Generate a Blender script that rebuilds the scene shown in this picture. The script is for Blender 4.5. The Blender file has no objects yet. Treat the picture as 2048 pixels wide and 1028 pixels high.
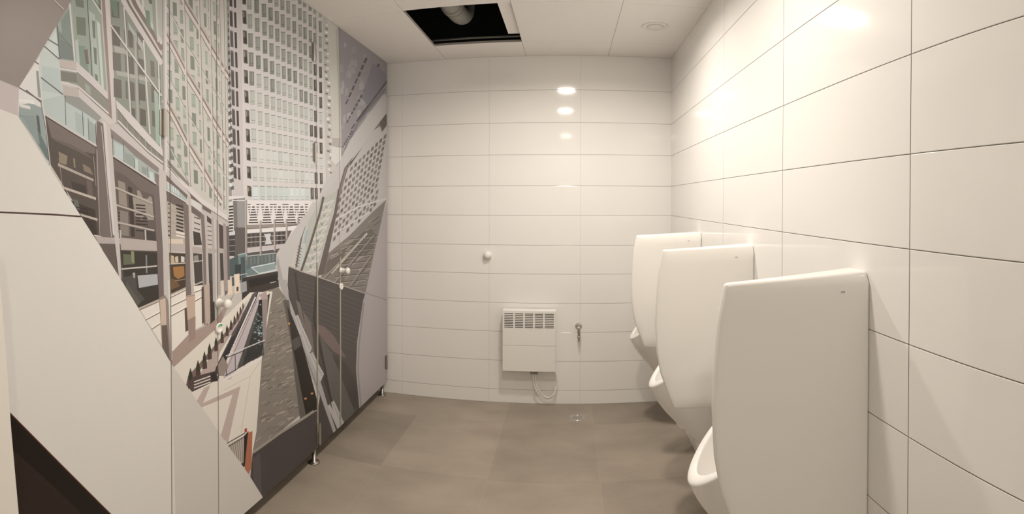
import bpy, bmesh, math, random
import numpy as np
from mathutils import Vector, Matrix
from mathutils.geometry import delaunay_2d_cdt

C = bpy.context.scene.collection
SC = bpy.context.scene
PI = math.pi
random.seed(4)

# ------------------------------------------------------------------ camera
# a hand-held sweep panorama: central cylindrical projection
FX, FY, X0, YC = 1058.085, 928.483, 1135.52, 410.11
PITCH, ROLL = -0.00898, 0.00206
CZ = 1.698                       # eye height above the floor
cam = bpy.data.cameras.new('camera')
cam.type = 'PANO'
cam.panorama_type = 'CENTRAL_CYLINDRICAL'
cam.central_cylindrical_range_u_min = (0 - X0) / FX
cam.central_cylindrical_range_u_max = (2048 - X0) / FX
cam.central_cylindrical_range_v_min = (YC - 1028) / FY
cam.central_cylindrical_range_v_max = YC / FY
cam.central_cylindrical_radius = 1.0
cam.clip_start = 0.01
co = bpy.data.objects.new('camera', cam)
C.objects.link(co)


def cam_to_world(x, y, z):
    """direction in sweep axes (x right, y forward, z up) -> room axes"""
    cr, sr, cp, sp = math.cos(ROLL), math.sin(ROLL), math.cos(PITCH), math.sin(PITCH)
    X = x * cr - z * sr
    z1 = x * sr + z * cr
    return Vector((X, y * cp - z1 * sp, y * sp + z1 * cp))


_r, _f, _u = cam_to_world(1, 0, 0), cam_to_world(0, 1, 0), cam_to_world(0, 0, 1)
co.matrix_world = Matrix(((_r.x, _u.x, -_f.x, 0), (_r.y, _u.y, -_f.y, 0), (_r.z, _u.z, -_f.z, CZ), (0, 0, 0, 1)))
SC.camera = co

# ------------------------------------------------------------------ world, exposure
w = bpy.data.worlds.new('world'); SC.world = w; w.use_nodes = True
w.node_tree.nodes['Background'].inputs[0].default_value = (1.0, 0.88, 0.74, 1)
w.node_tree.nodes['Background'].inputs[1].default_value = 0.02
SC.view_settings.view_transform = 'Standard'
SC.view_settings.look = 'None'
SC.view_settings.gamma = 1.0
SC.view_settings.exposure = 0.0
SC.view_settings.use_curve_mapping = False
try:
    SC.cycles.use_denoising = True
    SC.cycles.max_bounces = 10
    SC.cycles.diffuse_bounces = 7
    SC.cycles.glossy_bounces = 6
except Exception:
    pass
LAMP_POWER = 20.5
LAMP_COL = (1.0, 0.893, 0.78)

# ------------------------------------------------------------------ room measures
D = 3.8667                                   # back wall
RA, RYAW = 0.7654, -0.01235                  # right wall
LB, LYAW = 1.3619, -0.00742                  # plane of the printed cubicle fronts
FRONT = -1.5
LEFT = -2.95
ZL = [(z + 1.3916) * 1.22 for z in (0.9899, 0.7564, 0.5339, 0.3154, 0.1029, -0.1001, -0.3039, -0.5017, -0.7016,
                                     -0.9001, -1.1004, -1.2992, -1.3916)]
CEIL = ZL[0]


def rx(y):
    return RA + math.tan(RYAW) * (D - y)


def lx(y):
    return -(LB + (D - y) * math.tan(LYAW))


# ------------------------------------------------------------------ materials
def lin(c):
    return tuple(((v / 255) / 12.92 if v / 255 <= 0.04045 else ((v / 255 + 0.055) / 1.055) ** 2.4) for v in c)


def mat(name, col, rough=0.5, metal=0.0, noise=0.0, scale=8.0, bump=0.0, spec=0.5, coat=0.0):
    m = bpy.data.materials.new(name); m.use_nodes = True
    nt = m.node_tree; b = nt.nodes['Principled BSDF']
    b.inputs['Roughness'].default_value = rough
    b.inputs['Metallic'].default_value = metal
    b.inputs['Specular IOR Level'].default_value = spec
    b.inputs['Coat Weight'].default_value = coat
    b.inputs['Coat Roughness'].default_value = 0.05
    b.inputs['Base Color'].default_value = (*col, 1)
    tc = nt.nodes.new('ShaderNodeTexCoord')
    n = nt.nodes.new('ShaderNodeTexNoise'); n.inputs['Scale'].default_value = scale
    n.inputs['Detail'].default_value = 4
    nt.links.new(tc.outputs['Object'], n.inputs['Vector'])
    mr = nt.nodes.new('ShaderNodeMapRange')
    mr.inputs['To Min'].default_value = 1 - noise; mr.inputs['To Max'].default_value = 1 + noise
    nt.links.new(n.outputs['Fac'], mr.inputs['Value'])
    mx = nt.nodes.new('ShaderNodeMix'); mx.data_type = 'RGBA'; mx.blend_type = 'MULTIPLY'
    mx.inputs['Factor'].default_value = 1
    mx.inputs['A'].default_value = (*col, 1)
    nt.links.new(mr.outputs['Result'], mx.inputs['B'])
    nt.links.new(mx.outputs['Result'], b.inputs['Base Color'])
    if bump:
        bp = nt.nodes.new('ShaderNodeBump'); bp.inputs['Strength'].default_value = bump
        bp.inputs['Distance'].default_value = 0.002
        nt.links.new(n.outputs['Fac'], bp.inputs['Height']); nt.links.new(bp.outputs['Normal'], b.inputs['Normal'])
    return m


def emis(name, col, s):
    m = bpy.data.materials.new(name); m.use_nodes = True
    b = m.node_tree.nodes['Principled BSDF']
    b.inputs['Base Color'].default_value = (0.8, 0.8, 0.8, 1)
    b.inputs['Emission Color'].default_value = (*col, 1)
    b.inputs['Emission Strength'].default_value = s
    return m


M = {
    'tile': mat('glazed_white_tile', (0.86, 0.855, 0.84), 0.07, noise=0.01, scale=1.5, spec=0.5),
    'grout': mat('grey_grout', (0.30, 0.28, 0.25), 0.8, noise=0.05, scale=40),
    'ceil': mat('ceiling_board', (0.90, 0.88, 0.86), 0.85, noise=0.02, scale=60, bump=0.05),
    'seam': mat('ceiling_grid', (0.42, 0.40, 0.37), 0.6),
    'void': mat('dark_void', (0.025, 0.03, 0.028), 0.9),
    'porcelain': mat('white_porcelain', (0.88, 0.87, 0.85), 0.12, noise=0.005, scale=3, coat=0.3),
    'screen': mat('white_glazed_screen', (0.87, 0.86, 0.83), 0.16, noise=0.005, scale=3, coat=0.2),
    'plastic': mat('white_plastic', (0.84, 0.83, 0.80), 0.35, noise=0.01),
    'chrome': mat('chrome', (0.75, 0.74, 0.72), 0.12, metal=1.0),
    'steel': mat('brushed_steel', (0.50, 0.48, 0.45), 0.38, metal=1.0, noise=0.06, scale=60),
    'alu': mat('aluminium_profile', (0.52, 0.51, 0.42), 0.35, metal=0.5),
    'black': mat('black_slot', (0.02, 0.02, 0.02), 0.7),
    'slot': mat('heater_inside', (0.07, 0.065, 0.06), 0.6),
    'ink': mat('grey_ink', (0.12, 0.12, 0.12), 0.5),
    'green': mat('green_mark', (0.02, 0.42, 0.14), 0.4),
    'core': mat('panel_core', (0.55, 0.52, 0.47), 0.6),
    'duct': mat('grey_duct', (0.30, 0.29, 0.265), 0.5, noise=0.08, scale=20),
    'board': mat('white_board', (0.80, 0.78, 0.74), 0.5, noise=0.01),
    'lamp': emis('lamp_glow', (1.0, 0.93, 0.82), 60.0),
}


def floor_mat():
    m = bpy.data.materials.new('concrete_look_floor_tile'); m.use_nodes = True
    nt = m.node_tree; b = nt.nodes['Principled BSDF']
    N, L = nt.nodes.new, nt.links.new
    tc = N('ShaderNodeTexCoord')
    n1 = N('ShaderNodeTexNoise'); n1.inputs['Scale'].default_value = 2.4; n1.inputs['Detail'].default_value = 6
    n2 = N('ShaderNodeTexNoise'); n2.inputs['Scale'].default_value = 38; n2.inputs['Detail'].default_value = 3
    mp = N('ShaderNodeMapping'); mp.inputs['Scale'].default_value = (1.0, 1.6, 1)
    L(tc.outputs['Object'], mp.inputs['Vector']); L(mp.outputs['Vector'], n1.inputs['Vector'])
    L(tc.outputs['Object'], n2.inputs['Vector'])
    at = N('ShaderNodeAttribute'); at.attribute_name = 'tone'
    ad = N('ShaderNodeMath'); ad.operation = 'MULTIPLY_ADD'; ad.inputs[1].default_value = 1.0
    L(n1.outputs['Fac'], ad.inputs[0]); L(at.outputs['Fac'], ad.inputs[2])
    ad2 = N('ShaderNodeMath'); ad2.operation = 'MULTIPLY_ADD'; ad2.inputs[1].default_value = 0.12
    L(n2.outputs['Fac'], ad2.inputs[0]); L(ad.outputs[0], ad2.inputs[2])
    cr = N('ShaderNodeValToRGB')
    cr.color_ramp.elements[0].position = 0.15; cr.color_ramp.elements[0].color = (0.215, 0.185, 0.152, 1)
    cr.color_ramp.elements[1].position = 0.95; cr.color_ramp.elements[1].color = (0.40, 0.345, 0.285, 1)
    L(ad2.outputs[0], cr.inputs['Fac']); L(cr.outputs['Color'], b.inputs['Base Color'])
    b.inputs['Roughness'].default_value = 0.42
    return m


M['floor'] = floor_mat()


def print_mat():
    m = bpy.data.materials.new('printed_laminate'); m.use_nodes = True
    nt = m.node_tree; b = nt.nodes['Principled BSDF']
    at = nt.nodes.new('ShaderNodeAttribute'); at.attribute_name = 'ink'
    tc = nt.nodes.new('ShaderNodeTexCoord')
    n = nt.nodes.new('ShaderNodeTexNoise'); n.inputs['Scale'].default_value = 45; n.inputs['Detail'].default_value = 5
    nt.links.new(tc.outputs['Object'], n.inputs['Vector'])
    mr = nt.nodes.new('ShaderNodeMapRange')
    mr.inputs['To Min'].default_value = 0.985; mr.inputs['To Max'].default_value = 1.015
    nt.links.new(n.outputs['Fac'], mr.inputs['Value'])
    mx = nt.nodes.new('ShaderNodeMix'); mx.data_type = 'RGBA'; mx.blend_type = 'MULTIPLY'
    mx.inputs['Factor'].default_value = 1
    nt.links.new(at.outputs['Color'], mx.inputs['A']); nt.links.new(mr.outputs['Result'], mx.inputs['B'])
    nt.links.new(mx.outputs['Result'], b.inputs['Base Color'])
    b.inputs['Roughness'].default_value = 0.4
    b.inputs['Specular IOR Level'].default_value = 0.3
    return m


M['print'] = print_mat()


# ------------------------------------------------------------------ helpers
def tag(o, label=None, cat=None, group=None, kind=None):
    if label: o['label'] = label
    if cat: o['category'] = cat
    if group: o['group'] = group
    if kind: o['kind'] = kind
    return o


def empty(name, loc, rz=0.0):
    o = bpy.data.objects.new(name, None); C.objects.link(o)
    o.location = loc; o.rotation_euler = (0, 0, rz); o.empty_display_size = 0.05
    return o


def obj(name, bm, m, parent=None, smooth=False, bevel=0.0, seg=2, sub=0, loc=None):
    bmesh.ops.recalc_face_normals(bm, faces=bm.faces)
    me = bpy.data.meshes.new(name); bm.to_mesh(me); bm.free()
    for k in (m if isinstance(m, (list, tuple)) else [m]):
        me.materials.append(k)
    o = bpy.data.objects.new(name, me); C.objects.link(o)
    if parent is not None: o.parent = parent
    if loc: o.location = loc
    if smooth:
        for p in me.polygons: p.use_smooth = True
    if bevel:
        md = o.modifiers.new('bevel', 'BEVEL'); md.width = bevel; md.segments = seg; md.limit_method = 'ANGLE'
        md.angle_limit = math.radians(40); md.harden_normals = False
        for p in me.polygons: p.use_smooth = True
        md2 = o.modifiers.new('wn', 'WEIGHTED_NORMAL'); md2.keep_sharp = False
    if sub:
        md = o.modifiers.new('sub', 'SUBSURF'); md.levels = sub; md.render_levels = sub
    return o


def box(bm, a, b, mi=0):
    x0, y0, z0 = (min(a[i], b[i]) for i in range(3)); x1, y1, z1 = (max(a[i], b[i]) for i in range(3))
    v = [bm.verts.new(p) for p in ((x0, y0, z0), (x1, y0, z0), (x1, y1, z0), (x0, y1, z0), (x0, y0, z1), (x1, y0, z1), (x1, y1, z1), (x0, y1, z1))]
    for f in ((0, 3, 2, 1), (4, 5, 6, 7), (0, 1, 5, 4), (1, 2, 6, 5), (2, 3, 7, 6), (3, 0, 4, 7)):
        bm.faces.new([v[i] for i in f]).material_index = mi


def B(*boxes):
    bm = bmesh.new()
    for a, b in boxes: box(bm, a, b)
    return bm


def lathe(prof, axis='Z', n=32, org=(0, 0, 0)):
    """prof: list of (radius, height); closed ends"""
    bm = bmesh.new(); rings = []
    def P(r, h, t):
        c, s = r * math.cos(t), r * math.sin(t)
        p = {'Z': (c, s, h), 'Y': (c, h, s), 'X': (h, c, s)}[axis]
        return tuple(p[i] + org[i] for i in range(3))
    for r, h in prof:
        if r < 1e-6: rings.append([bm.verts.new(P(0, h, 0))])
        else: rings.append([bm.verts.new(P(r, h, 2 * PI * k / n)) for k in range(n)])
    for a, b in zip(rings, rings[1:]):
        for k in range(n):
            k2 = (k + 1) % n
            if len(a) == 1 and len(b) > 1: bm.faces.new((a[0], b[k], b[k2]))
            elif len(b) == 1 and len(a) > 1: bm.faces.new((a[k], b[0], a[k2]))
            elif len(a) > 1: bm.faces.new((a[k], b[k], b[k2], a[k2]))
    return bm


def tube(pts, r, n=12, bm=None, cap=True):
    bm = bm or bmesh.new(); pts = [Vector(p) for p in pts]; rings = []
    up = Vector((0.13, 0.21, 0.97))
    for i, p in enumerate(pts):
        t = (pts[min(i + 1, len(pts) - 1)] - pts[max(i - 1, 0)]).normalized()
        a = t.cross(up)
        if a.length < 1e-3: a = t.cross(Vector((1, 0, 0)))
        a.normalize(); b = t.cross(a)
        rr = r[i] if isinstance(r, (list, tuple)) else r
        rings.append([bm.verts.new(p + a * rr * math.cos(2 * PI * k / n) + b * rr * math.sin(2 * PI * k / n)) for k in range(n)])
    for a, b in zip(rings, rings[1:]):
        for k in range(n): bm.faces.new((a[k], a[(k + 1) % n], b[(k + 1) % n], b[k]))
    if cap:
        bm.faces.new(rings[0]); bm.faces.new(list(reversed(rings[-1])))
    return bm


def smooth_path(pts, n=8):
    pts = [Vector(p) for p in pts]; out = []
    P = [pts[0]] + pts + [pts[-1]]
    for i in range(1, len(P) - 2):
        for k in range(n):
            t = k / n
            out.append(0.5 * ((2 * P[i]) + (-P[i - 1] + P[i + 1]) * t + (2 * P[i - 1] - 5 * P[i] + 4 * P[i + 1] - P[i + 2]) * t * t
                              + (-P[i - 1] + 3 * P[i] - 3 * P[i + 1] + P[i + 2]) * t ** 3))
    out.append(pts[-1]); return out


# ------------------------------------------------------------------ room shell
GAP, BEV = 0.0022, 0.0016


def tiles(bm, place, ss, zs, gv=GAP):
    """tile faces with a bevelled edge; place(s, z, d) -> point, d = height above the grout"""
    for i in range(len(ss) - 1):
        for j in range(len(zs) - 1):
            s0, s1 = sorted((ss[i], ss[i + 1])); z0, z1 = sorted((zs[j], zs[j + 1]))
            if s1 - s0 < 0.01 or z1 - z0 < 0.01: continue
            g, b, h = GAP / 2, BEV, gv / 2
            c = b if gv == GAP else b * 0.45
            o = [bm.verts.new(place(s, z, 0.0012)) for s, z in ((s0 + h, z0 + g), (s1 - h, z0 + g), (s1 - h, z1 - g), (s0 + h, z1 - g))]
            q, p = g + b, h + c
            t = [bm.verts.new(place(s, z, 0.0018)) for s, z in ((s0 + p, z0 + q), (s1 - p, z0 + q), (s1 - p, z1 - q), (s0 + p, z1 - q))]
            bm.faces.new(t)
            for k in range(4): bm.faces.new((o[k], o[(k + 1) % 4], t[(k + 1) % 4], t[k]))
    for f in bm.faces: f.material_index = 0


def wall(name, place, s0, s1, ss, zs, top=None, gv=GAP):
    bm = bmesh.new()
    tiles(bm, place, ss, zs, gv)
    hi = top or (CEIL + 0.6)
    v = [bm.verts.new(place(s, z, d)) for d in (0.0, -0.10) for s, z in ((s0, -0.1), (s1, -0.1), (s1, hi), (s0, hi))]
    for f in ((0, 1, 2, 3), (4, 7, 6, 5), (0, 4, 5, 1), (1, 5, 6, 2), (2, 6, 7, 3), (3, 7, 4, 0)):
        bm.faces.new([v[i] for i in f]).material_index = 1
    o = obj(name, bm, [M['tile'], M['grout']]); tag(o, kind='structure'); return o


zs = ZL
bx = [RA - 0.672 * k for k in range(7)]; bx[-1] = LEFT
bx[0] = RA + 0.0
wall('wall_back', lambda s, z, d: (s, D - d, z), LEFT - 0.1, RA + 0.15, bx, zs, gv=0.0006)
ry = [D, 3.22, 2.468, 1.716, 0.964, 0.212, -0.54, -1.292, FRONT]
wall('wall_right', lambda s, z, d: (rx(s) - d, s, z), D + 0.1, FRONT - 0.1, ry, zs)
wall('wall_front', lambda s, z, d: (s, FRONT + d, z), LEFT - 0.1, RA + 0.1, [RA - 0.1 - 0.672 * k for k in range(5)] + [LEFT], zs)
wall('wall_left', lambda s, z, d: (LEFT + d, s, z), D + 0.1, FRONT - 0.1, [D - 0.752 * k for k in range(8)] + [FRONT], zs)

# floor: large concrete-look tiles
FXS = [-2.83 + 0.601 * k for k in range(7)]
FXS = [LEFT - 0.05] + FXS + [1.0]
FYS = [D + 0.05, 3.505] + [3.505 - 0.726 * k for k in range(1, 8)]
bm = bmesh.new()
tone = {}
fs = []
for i in range(len(FXS) - 1):
    for j in range(len(FYS) - 1):
        g = 0.0008
        x0_, x1_, y0_, y1_ = FXS[i] + g, FXS[i + 1] - g, FYS[j + 1] + g, FYS[j] - g
        v = [bm.verts.new(p) for p in ((x0_, y0_, 0), (x1_, y0_, 0), (x1_, y1_, 0), (x0_, y1_, 0))]
        fs.append((bm.faces.new(v), random.uniform(-0.15, 0.15)))
nt_ = len(fs)
box(bm, (FXS[0], FYS[-1], -0.1), (FXS[-1], FYS[0], -0.0006), 1)
me = bpy.data.meshes.new('floor')
vals = [t for _, t in fs]
bm.faces.ensure_lookup_table(); bm.to_mesh(me); bm.free()
me.materials.append(M['floor']); me.materials.append(mat('floor_grout', (0.40, 0.36, 0.31), 0.8))
at = me.attributes.new('tone', 'FLOAT', 'FACE')
for i, p in enumerate(me.polygons): at.data[i].value = vals[i] if i < nt_ else 0
fl = bpy.data.objects.new('floor', me); C.objects.link(fl); tag(fl, kind='structure')

# ceiling: 60 cm boards, one taken out
CX = [LEFT - 0.05, -2.708, -2.108, -1.508, -0.908, -0.308, 0.292, 0.892]
CY = [D + 0.02, 3.525] + [3.525 - 0.7 * k for k in range(1, 8)] + [FRONT - 0.05]
bm = bmesh.new()
for i in range(len(CX) - 1):
    for j in range(len(CY) - 1):
        if abs(CX[i] + 0.908) < 1e-6 and abs(CY[j] - 3.525) < 1e-6: continue
        x0_, x1_, y0_, y1_ = CX[i], CX[i + 1], CY[j + 1], CY[j]
        g, b_ = 0.0012, 0.0022
        o = [bm.verts.new(p) for p in ((x0_ + g, y0_ + g, CEIL + 0.002), (x1_ - g, y0_ + g, CEIL + 0.002), (x1_ - g, y1_ - g, CEIL + 0.002), (x0_ + g, y1_ - g, CEIL + 0.002))]
        q = g + b_
        t = [bm.verts.new(p) for p in ((x0_ + q, y0_ + q, CEIL), (x1_ - q, y0_ + q, CEIL), (x1_ - q, y1_ - q, CEIL), (x0_ + q, y1_ - q, CEIL))]
        bm.faces.new(t)
        for k in range(4): bm.faces.new((o[k], t[k], t[(k + 1) % 4], o[(k + 1) % 4]))
        box(bm, (x0_, y0_, CEIL + 0.0021), (x1_, y1_, CEIL + 0.018), 1)
tag(obj('ceiling', bm, [M['ceil'], M['seam']]), kind='structure')
# slab above the hung ceiling
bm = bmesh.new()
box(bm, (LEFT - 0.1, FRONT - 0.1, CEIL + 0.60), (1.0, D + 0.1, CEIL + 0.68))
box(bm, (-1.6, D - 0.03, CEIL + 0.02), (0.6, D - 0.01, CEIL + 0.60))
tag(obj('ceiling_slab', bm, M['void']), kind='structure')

# ------------------------------------------------------------------ lamps
def downlight(x, y, label, power):
    t = empty('downlight', (x, y, CEIL)); tag(t, label, 'ceiling light', 'round recessed lamps along the ceiling')
    obj('trim_ring', lathe([(0.079, 0.002), (0.081, -0.001), (0.098, -0.003), (0.101, -0.0005), (0.101, 0.001)], n=48), M['plastic'], t, smooth=True)
    obj('diffuser', lathe([(0, -0.0005), (0.06, -0.001), (0.079, 0.0)], n=48), M['lamp'], t)
    l = bpy.data.lights.new('lamp_light', 'AREA'); l.shape = 'DISK'; l.size = 0.15; l.energy = power * LAMP_POWER; l.spread = math.radians(162); l.color = LAMP_COL
    lo = bpy.data.objects.new('lamp_light', l); C.objects.link(lo); lo.parent = t; lo.location = (0, 0, -0.006)
    return t


downlight(-0.015, 2.66, 'round recessed ceiling lamp nearest the back wall, above the open middle of the room', 0.95)
downlight(-0.03, 1.52, 'round recessed ceiling lamp second from the back wall', 0.74)
downlight(-0.03, -0.90, 'round recessed ceiling lamp farthest from the back wall, behind the photographer', 0.55)

# ------------------------------------------------------------------ the printed city picture on the cubicle fronts
# (drawn as outlines on the plane of the fronts; each front is cut out of the same picture)
INK_GAIN = (0.85, 0.735, 0.60)


def on_front(px, py):
    u = (px - X0) / FX; v = (YC - py) / FY
    d = cam_to_world(math.sin(u), math.cos(u), v)
    k = math.tan(LYAW)                        # X = -(LB + (D - Y) k)
    t = -(LB + D * k) / (d.x - d.y * k)
    return (d.y * t, CZ + d.z * t)            # (distance along the front, height)


PIC = []


def P(col, *pts, split=True):
    """closed outline in picture units"""
    out = []
    n = len(pts)
    for i in range(n):
        a, b = pts[i], pts[(i + 1) % n]
        out.append(a)
        L_ = math.hypot(a[0] - b[0], a[1] - b[1])
        if split and L_ > 70:
            m_ = int(L_ // 50)
            for k in range(1, m_ + 1):
                t = k / (m_ + 1); out.append((a[0] + (b[0] - a[0]) * t, a[1] + (b[1] - a[1]) * t))
    PIC.append((col, [on_front(*p) for p in out]))


def Ln(col, w_, *pts):
    """line of width w_ through the points"""
    for a, b in zip(pts, pts[1:]):
        dx, dy = b[0] - a[0], b[1] - a[1]; n = math.hypot(dx, dy) or 1
        ox, oy = -dy / n * w_ / 2, dx / n * w_ / 2
        P(col, (a[0] + ox, a[1] + oy), (b[0] + ox, b[1] + oy), (b[0] - ox, b[1] - oy), (a[0] - ox, a[1] - oy))


def lerp(a, b, t): return a + (b - a) * t


def bil(q, u, v):
    """q: tl, tr, br, bl"""
    return (lerp(lerp(q[0][0], q[1][0], u), lerp(q[3][0], q[2][0], u), v), lerp(lerp(q[0][1], q[1][1], u), lerp(q[3][1], q[2][1], u), v))


def grid(q, nu, nv, fu, fv, colf, u0=0.0, v0=0.0, skip=0.0, rng=random):
    for i in range(nu):
        for j in range(nv):
            if rng.random() < skip: continue
            a, b = (i + (1 - fu) / 2) / nu, (i + (1 + fu) / 2) / nu
            c, d = (j + (1 - fv) / 2) / nv, (j + (1 + fv) / 2) / nv
            col = colf(i, j) if callable(colf) else colf
            if col is None: continue
            P(col, bil(q, a, c), bil(q, b, c), bil(q, b, d), bil(q, a, d), split=False)


def mixc(a, b, t): return tuple(a[i] + (b[i] - a[i]) * t for i in range(3))


def jit(c, k=8):
    d = random.uniform(-k, k); return tuple(max(2, min(250, v + d)) for v in c)


PALE, CREAM, BROWN, DARK = (205, 190, 176), (222, 206, 188), (112, 94, 82), (82, 68, 58)

# ground of the whole picture
P((196, 182, 165), (-60, -90), (790, -90), (790, 1100), (-60, 1100))

# --- white tower in the middle
P((206, 192, 178), (450, -80), (660, -80), (664, 300), (655, 405), (452, 405))
cx = [498.5, 513, 527.5, 540.5, 553, 564.5, 576, 587.5, 599.5, 609, 620, 629, 640]
for i, x in enumerate(cx):
    sp = 38.1 - 0.0545 * (x - 498); y0 = 372 + 0.035 * (x - 498)
    wd = 9.6 - 0.32 * i
    for k in range(0, 13):
        yt = y0 - sp * k; hh = sp * 0.70
        if yt + hh < -6: continue
        xs = x + lerp(12.5, 2.5, min(1, i / 12)) * (yt / 372) - wd / 2
        if xs < 0: continue
        up = min(1, k / 9)
        c = mixc((198, 194, 178), (150, 148, 130), up ** 1.3)
        if k == 0: c = (190, 200, 188)
        if k >= 6 and random.random() < 0.4: c = (134, 132, 115)
        if i >= 10 and k < 9 and random.random() < (0.75 if i > 10 else 0.35): c = (88, 78, 66)
        c = jit(c, 9)
        ds = 0.42 * wd / 9
        P(c, (xs, yt), (xs + wd, yt + ds), (xs + wd + 0.4, yt + hh + ds), (xs + 0.4, yt + hh), split=False)
        dk = mixc(c, (80, 72, 62), 0.62)
        Ln(dk, 1.3, (xs - 0.4, yt), (xs + wd, yt + ds))
        Ln(mixc(c, dk, 0.7), 1.0, (xs + 0.6, yt + hh * 0.78), (xs + wd, yt + hh * 0.78 + ds))
        Ln(mixc(c, dk, 0.6), 0.9, (xs + 0.4, yt + hh), (xs + wd, yt + hh + ds))
        Ln(mixc(c, (215, 205, 190), 0.5), 0.8, (xs + wd * 0.62, yt + 1), (xs + wd * 0.62 + 0.3, yt + hh * 0.75))
# dark first windows
for k, (a, b) in enumerate([(-22, 8), (20, 47), (60, 87), (99, 126), (139, 166), (180, 205), (219, 245), (257, 283), (295, 320), (332, 356), (371, 392)]):
    x = 483.5 + k * 1.0 + (1 if k > 5 else 0)
    P(jit((96, 84, 72)), (x, a), (x + 8, a + 2), (x + 9, b + 2), (x + 1, b))
    P(jit((150, 138, 120)), (x + 1, a + 3), (x + 3.4, a + 4), (x + 3.8, lerp(a, b, .6)), (x + 1.4, lerp(a, b, .5)))
    P((62, 52, 44), (x + 3, lerp(a, b, .55)), (x + 7, lerp(a, b, .5)), (x + 8, b), (x + 3, b - 2))
# edge with the paired windows
P((150, 138, 126), (450, -60), (458, -60), (464, 410), (455, 410))
P((196, 180, 170), (456, -60), (482, -60), (487, 400), (466, 410))
for k, (a, b) in enumerate([(-20, 12), (20, 52), (60, 93), (100, 132), (139, 173), (178, 210), (217, 249), (256, 288), (294, 325), (331, 356)]):
    x = 458 + k * 0.95
    c = jit((84, 74, 68))
    P(c, (x, a), (x + 6, a + 2), (x + 7, b + 2), (x + 1, b)); P((120, 108, 98), (x + 0.5, a), (x + 6, a + 2), (x + 6, a + 5), (x + 0.5, a + 3))
    P(jit((72, 62, 56)), (x + 9, a + 4), (x + 13.5, a + 5), (x + 14.5, b + 4), (x + 10, b + 3))
for k in range(26):
    y = -10 + k * 15; x = 446 + k * 0.45
    P(jit((200, 200, 186), 14), (x, y), (x + 6, y + 2), (x + 7, y + 9), (x + 1, y + 8), split=False)
    P(jit((88, 80, 72), 16), (x + 3 + (k % 3), y + 9), (x + 10, y + 6), (x + 11, y + 14), (x + 4, y + 15), split=False)
# column strip on the tower's right
P((192, 180, 164), (645, 30), (657, 42), (666, 330), (652, 365))
for k in range(42):
    y = 48 + k * 7.2; x = 649 + k * 0.20 + random.uniform(-3, 3)
    P(jit((128, 124, 106) if k % 2 else (222, 210, 194), 16), (x, y), (x + 6, y + 1), (x + 6, y + 5), (x + 1, y + 4), split=False)
Ln((120, 104, 80), 2.2, (622, 84), (622, 84.1))
# tower foot
P((150, 141, 132), (466, 392), (490, 392), (491, 455), (466, 455)); P((120, 110, 102), (466, 392), (474, 392), (475, 455), (466, 455))
P((98, 86, 80), (468, 455), (492, 455), (493, 520), (478, 520), (470, 560), (468, 520))
P((218, 204, 190), (454, 400), (490, 395), (490, 392), (454, 392))
Ln((232, 220, 208), 1.6, (464, 401), (620, 403))
P((222, 208, 194), (491, 400), (625, 403), (610, 432), (580, 470), (491, 452))
for ci, c_ in enumerate((507, 534, 559, 583, 604)):
    for r in range(8):
        y = 408 + 5.15 * r - 0.02 * ci
        if r > 0:
            hw = 1.6 + r * 1.15
            P(jit((66, 54, 46), 6), (c_ - hw, y), (c_ + hw - .5, y - .4), (c_ + hw, y + 2), (c_ - hw - .6, y + 2.4), split=False)
        if r < 5:
            for s in (-1, 1):
                hw = 3.3 - r * 0.6; q = c_ + s * (9 - r * 0.3)
                P(jit((92, 76, 66), 8), (q - hw, y), (q + hw, y), (q + hw, y + 1.9), (q - hw, y + 2.1), split=False)
P((150, 132, 118), (491, 450), (600, 446), (597, 451), (491, 458)); Ln((96, 80, 68), 1.8, (491, 458), (556, 455), (596, 449))
P((224, 210, 196), (491, 459), (592, 452), (586, 460), (491, 467))
P((98, 88, 80), (491, 467), (584, 461), (568, 490), (491, 496))
for i in range(9):
    x = 496 + i * 8.6; P(jit((70, 60, 56), 12), (x, 468 - i * .5), (x + 5, 468 - i * .5), (x + 5, 492 - i * .4), (x, 493 - i * .4), split=False)
P((204, 196, 186), (528, 468), (542, 467), (540, 476), (544, 488), (530, 489), (532, 478))
for y in (475, 485): Ln((196, 184, 170), 1.2, (491, y), (572, y - 5))
P((196, 178, 168), (491, 496), (572, 487), (562, 497), (491, 505))
P((92, 80, 72), (491, 505), (560, 497), (554, 506), (491, 515))
P((88, 104, 98), (491, 515), (553, 506), (552, 530), (491, 545))
for i in range(8):
    x = 493 + i * 7.4; P(jit((120, 122, 112), 16), (x, 516 - i), (x + 3, 515.5 - i), (x + 3, 530 - i), (x, 531 - i), split=False)
Ln((176, 186, 176), 1.8, (480, 514), (552, 506)); Ln((210, 205, 195), 1.4, (491, 505.5), (552, 498))
P((132, 152, 144), (502, 536), (550, 526), (552, 538), (519, 547)); P((104, 126, 120), (493, 540), (502, 535), (520, 548), (494, 552))
Ln((206, 208, 198), 2, (502, 535), (551, 525)); Ln((190, 196, 186), 2, (503, 535), (519, 548)); Ln((200, 204, 194), 2.4, (519, 547), (552, 540))
for x, y0, y1 in ((492, 400, 520), (521, 441, 512), (549, 439, 502), (573, 438, 478), (596, 436, 450)):
    P((178, 160, 144), (x - 2, y0), (x + 1.8, y0), (x + 2.4, y1), (x - 1.4, y1)); P((128, 112, 100), (x + .8, y0), (x + 2, y0), (x + 2.6, y1), (x + 1.2, y1))
P((104, 126, 122), (476, 511), (492, 506), (494, 560), (480, 566)); P((70, 84, 82), (481, 515), (490, 513), (491, 552), (483, 556))
Ln((170, 186, 178), 1.8, (476, 510), (492, 506), (493, 512))
P((70, 92, 90), (455, 520), (476, 512), (480, 568), (456, 575)); P((54, 60, 58), (470, 530), (482, 528), (482, 560), (470, 562))
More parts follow.
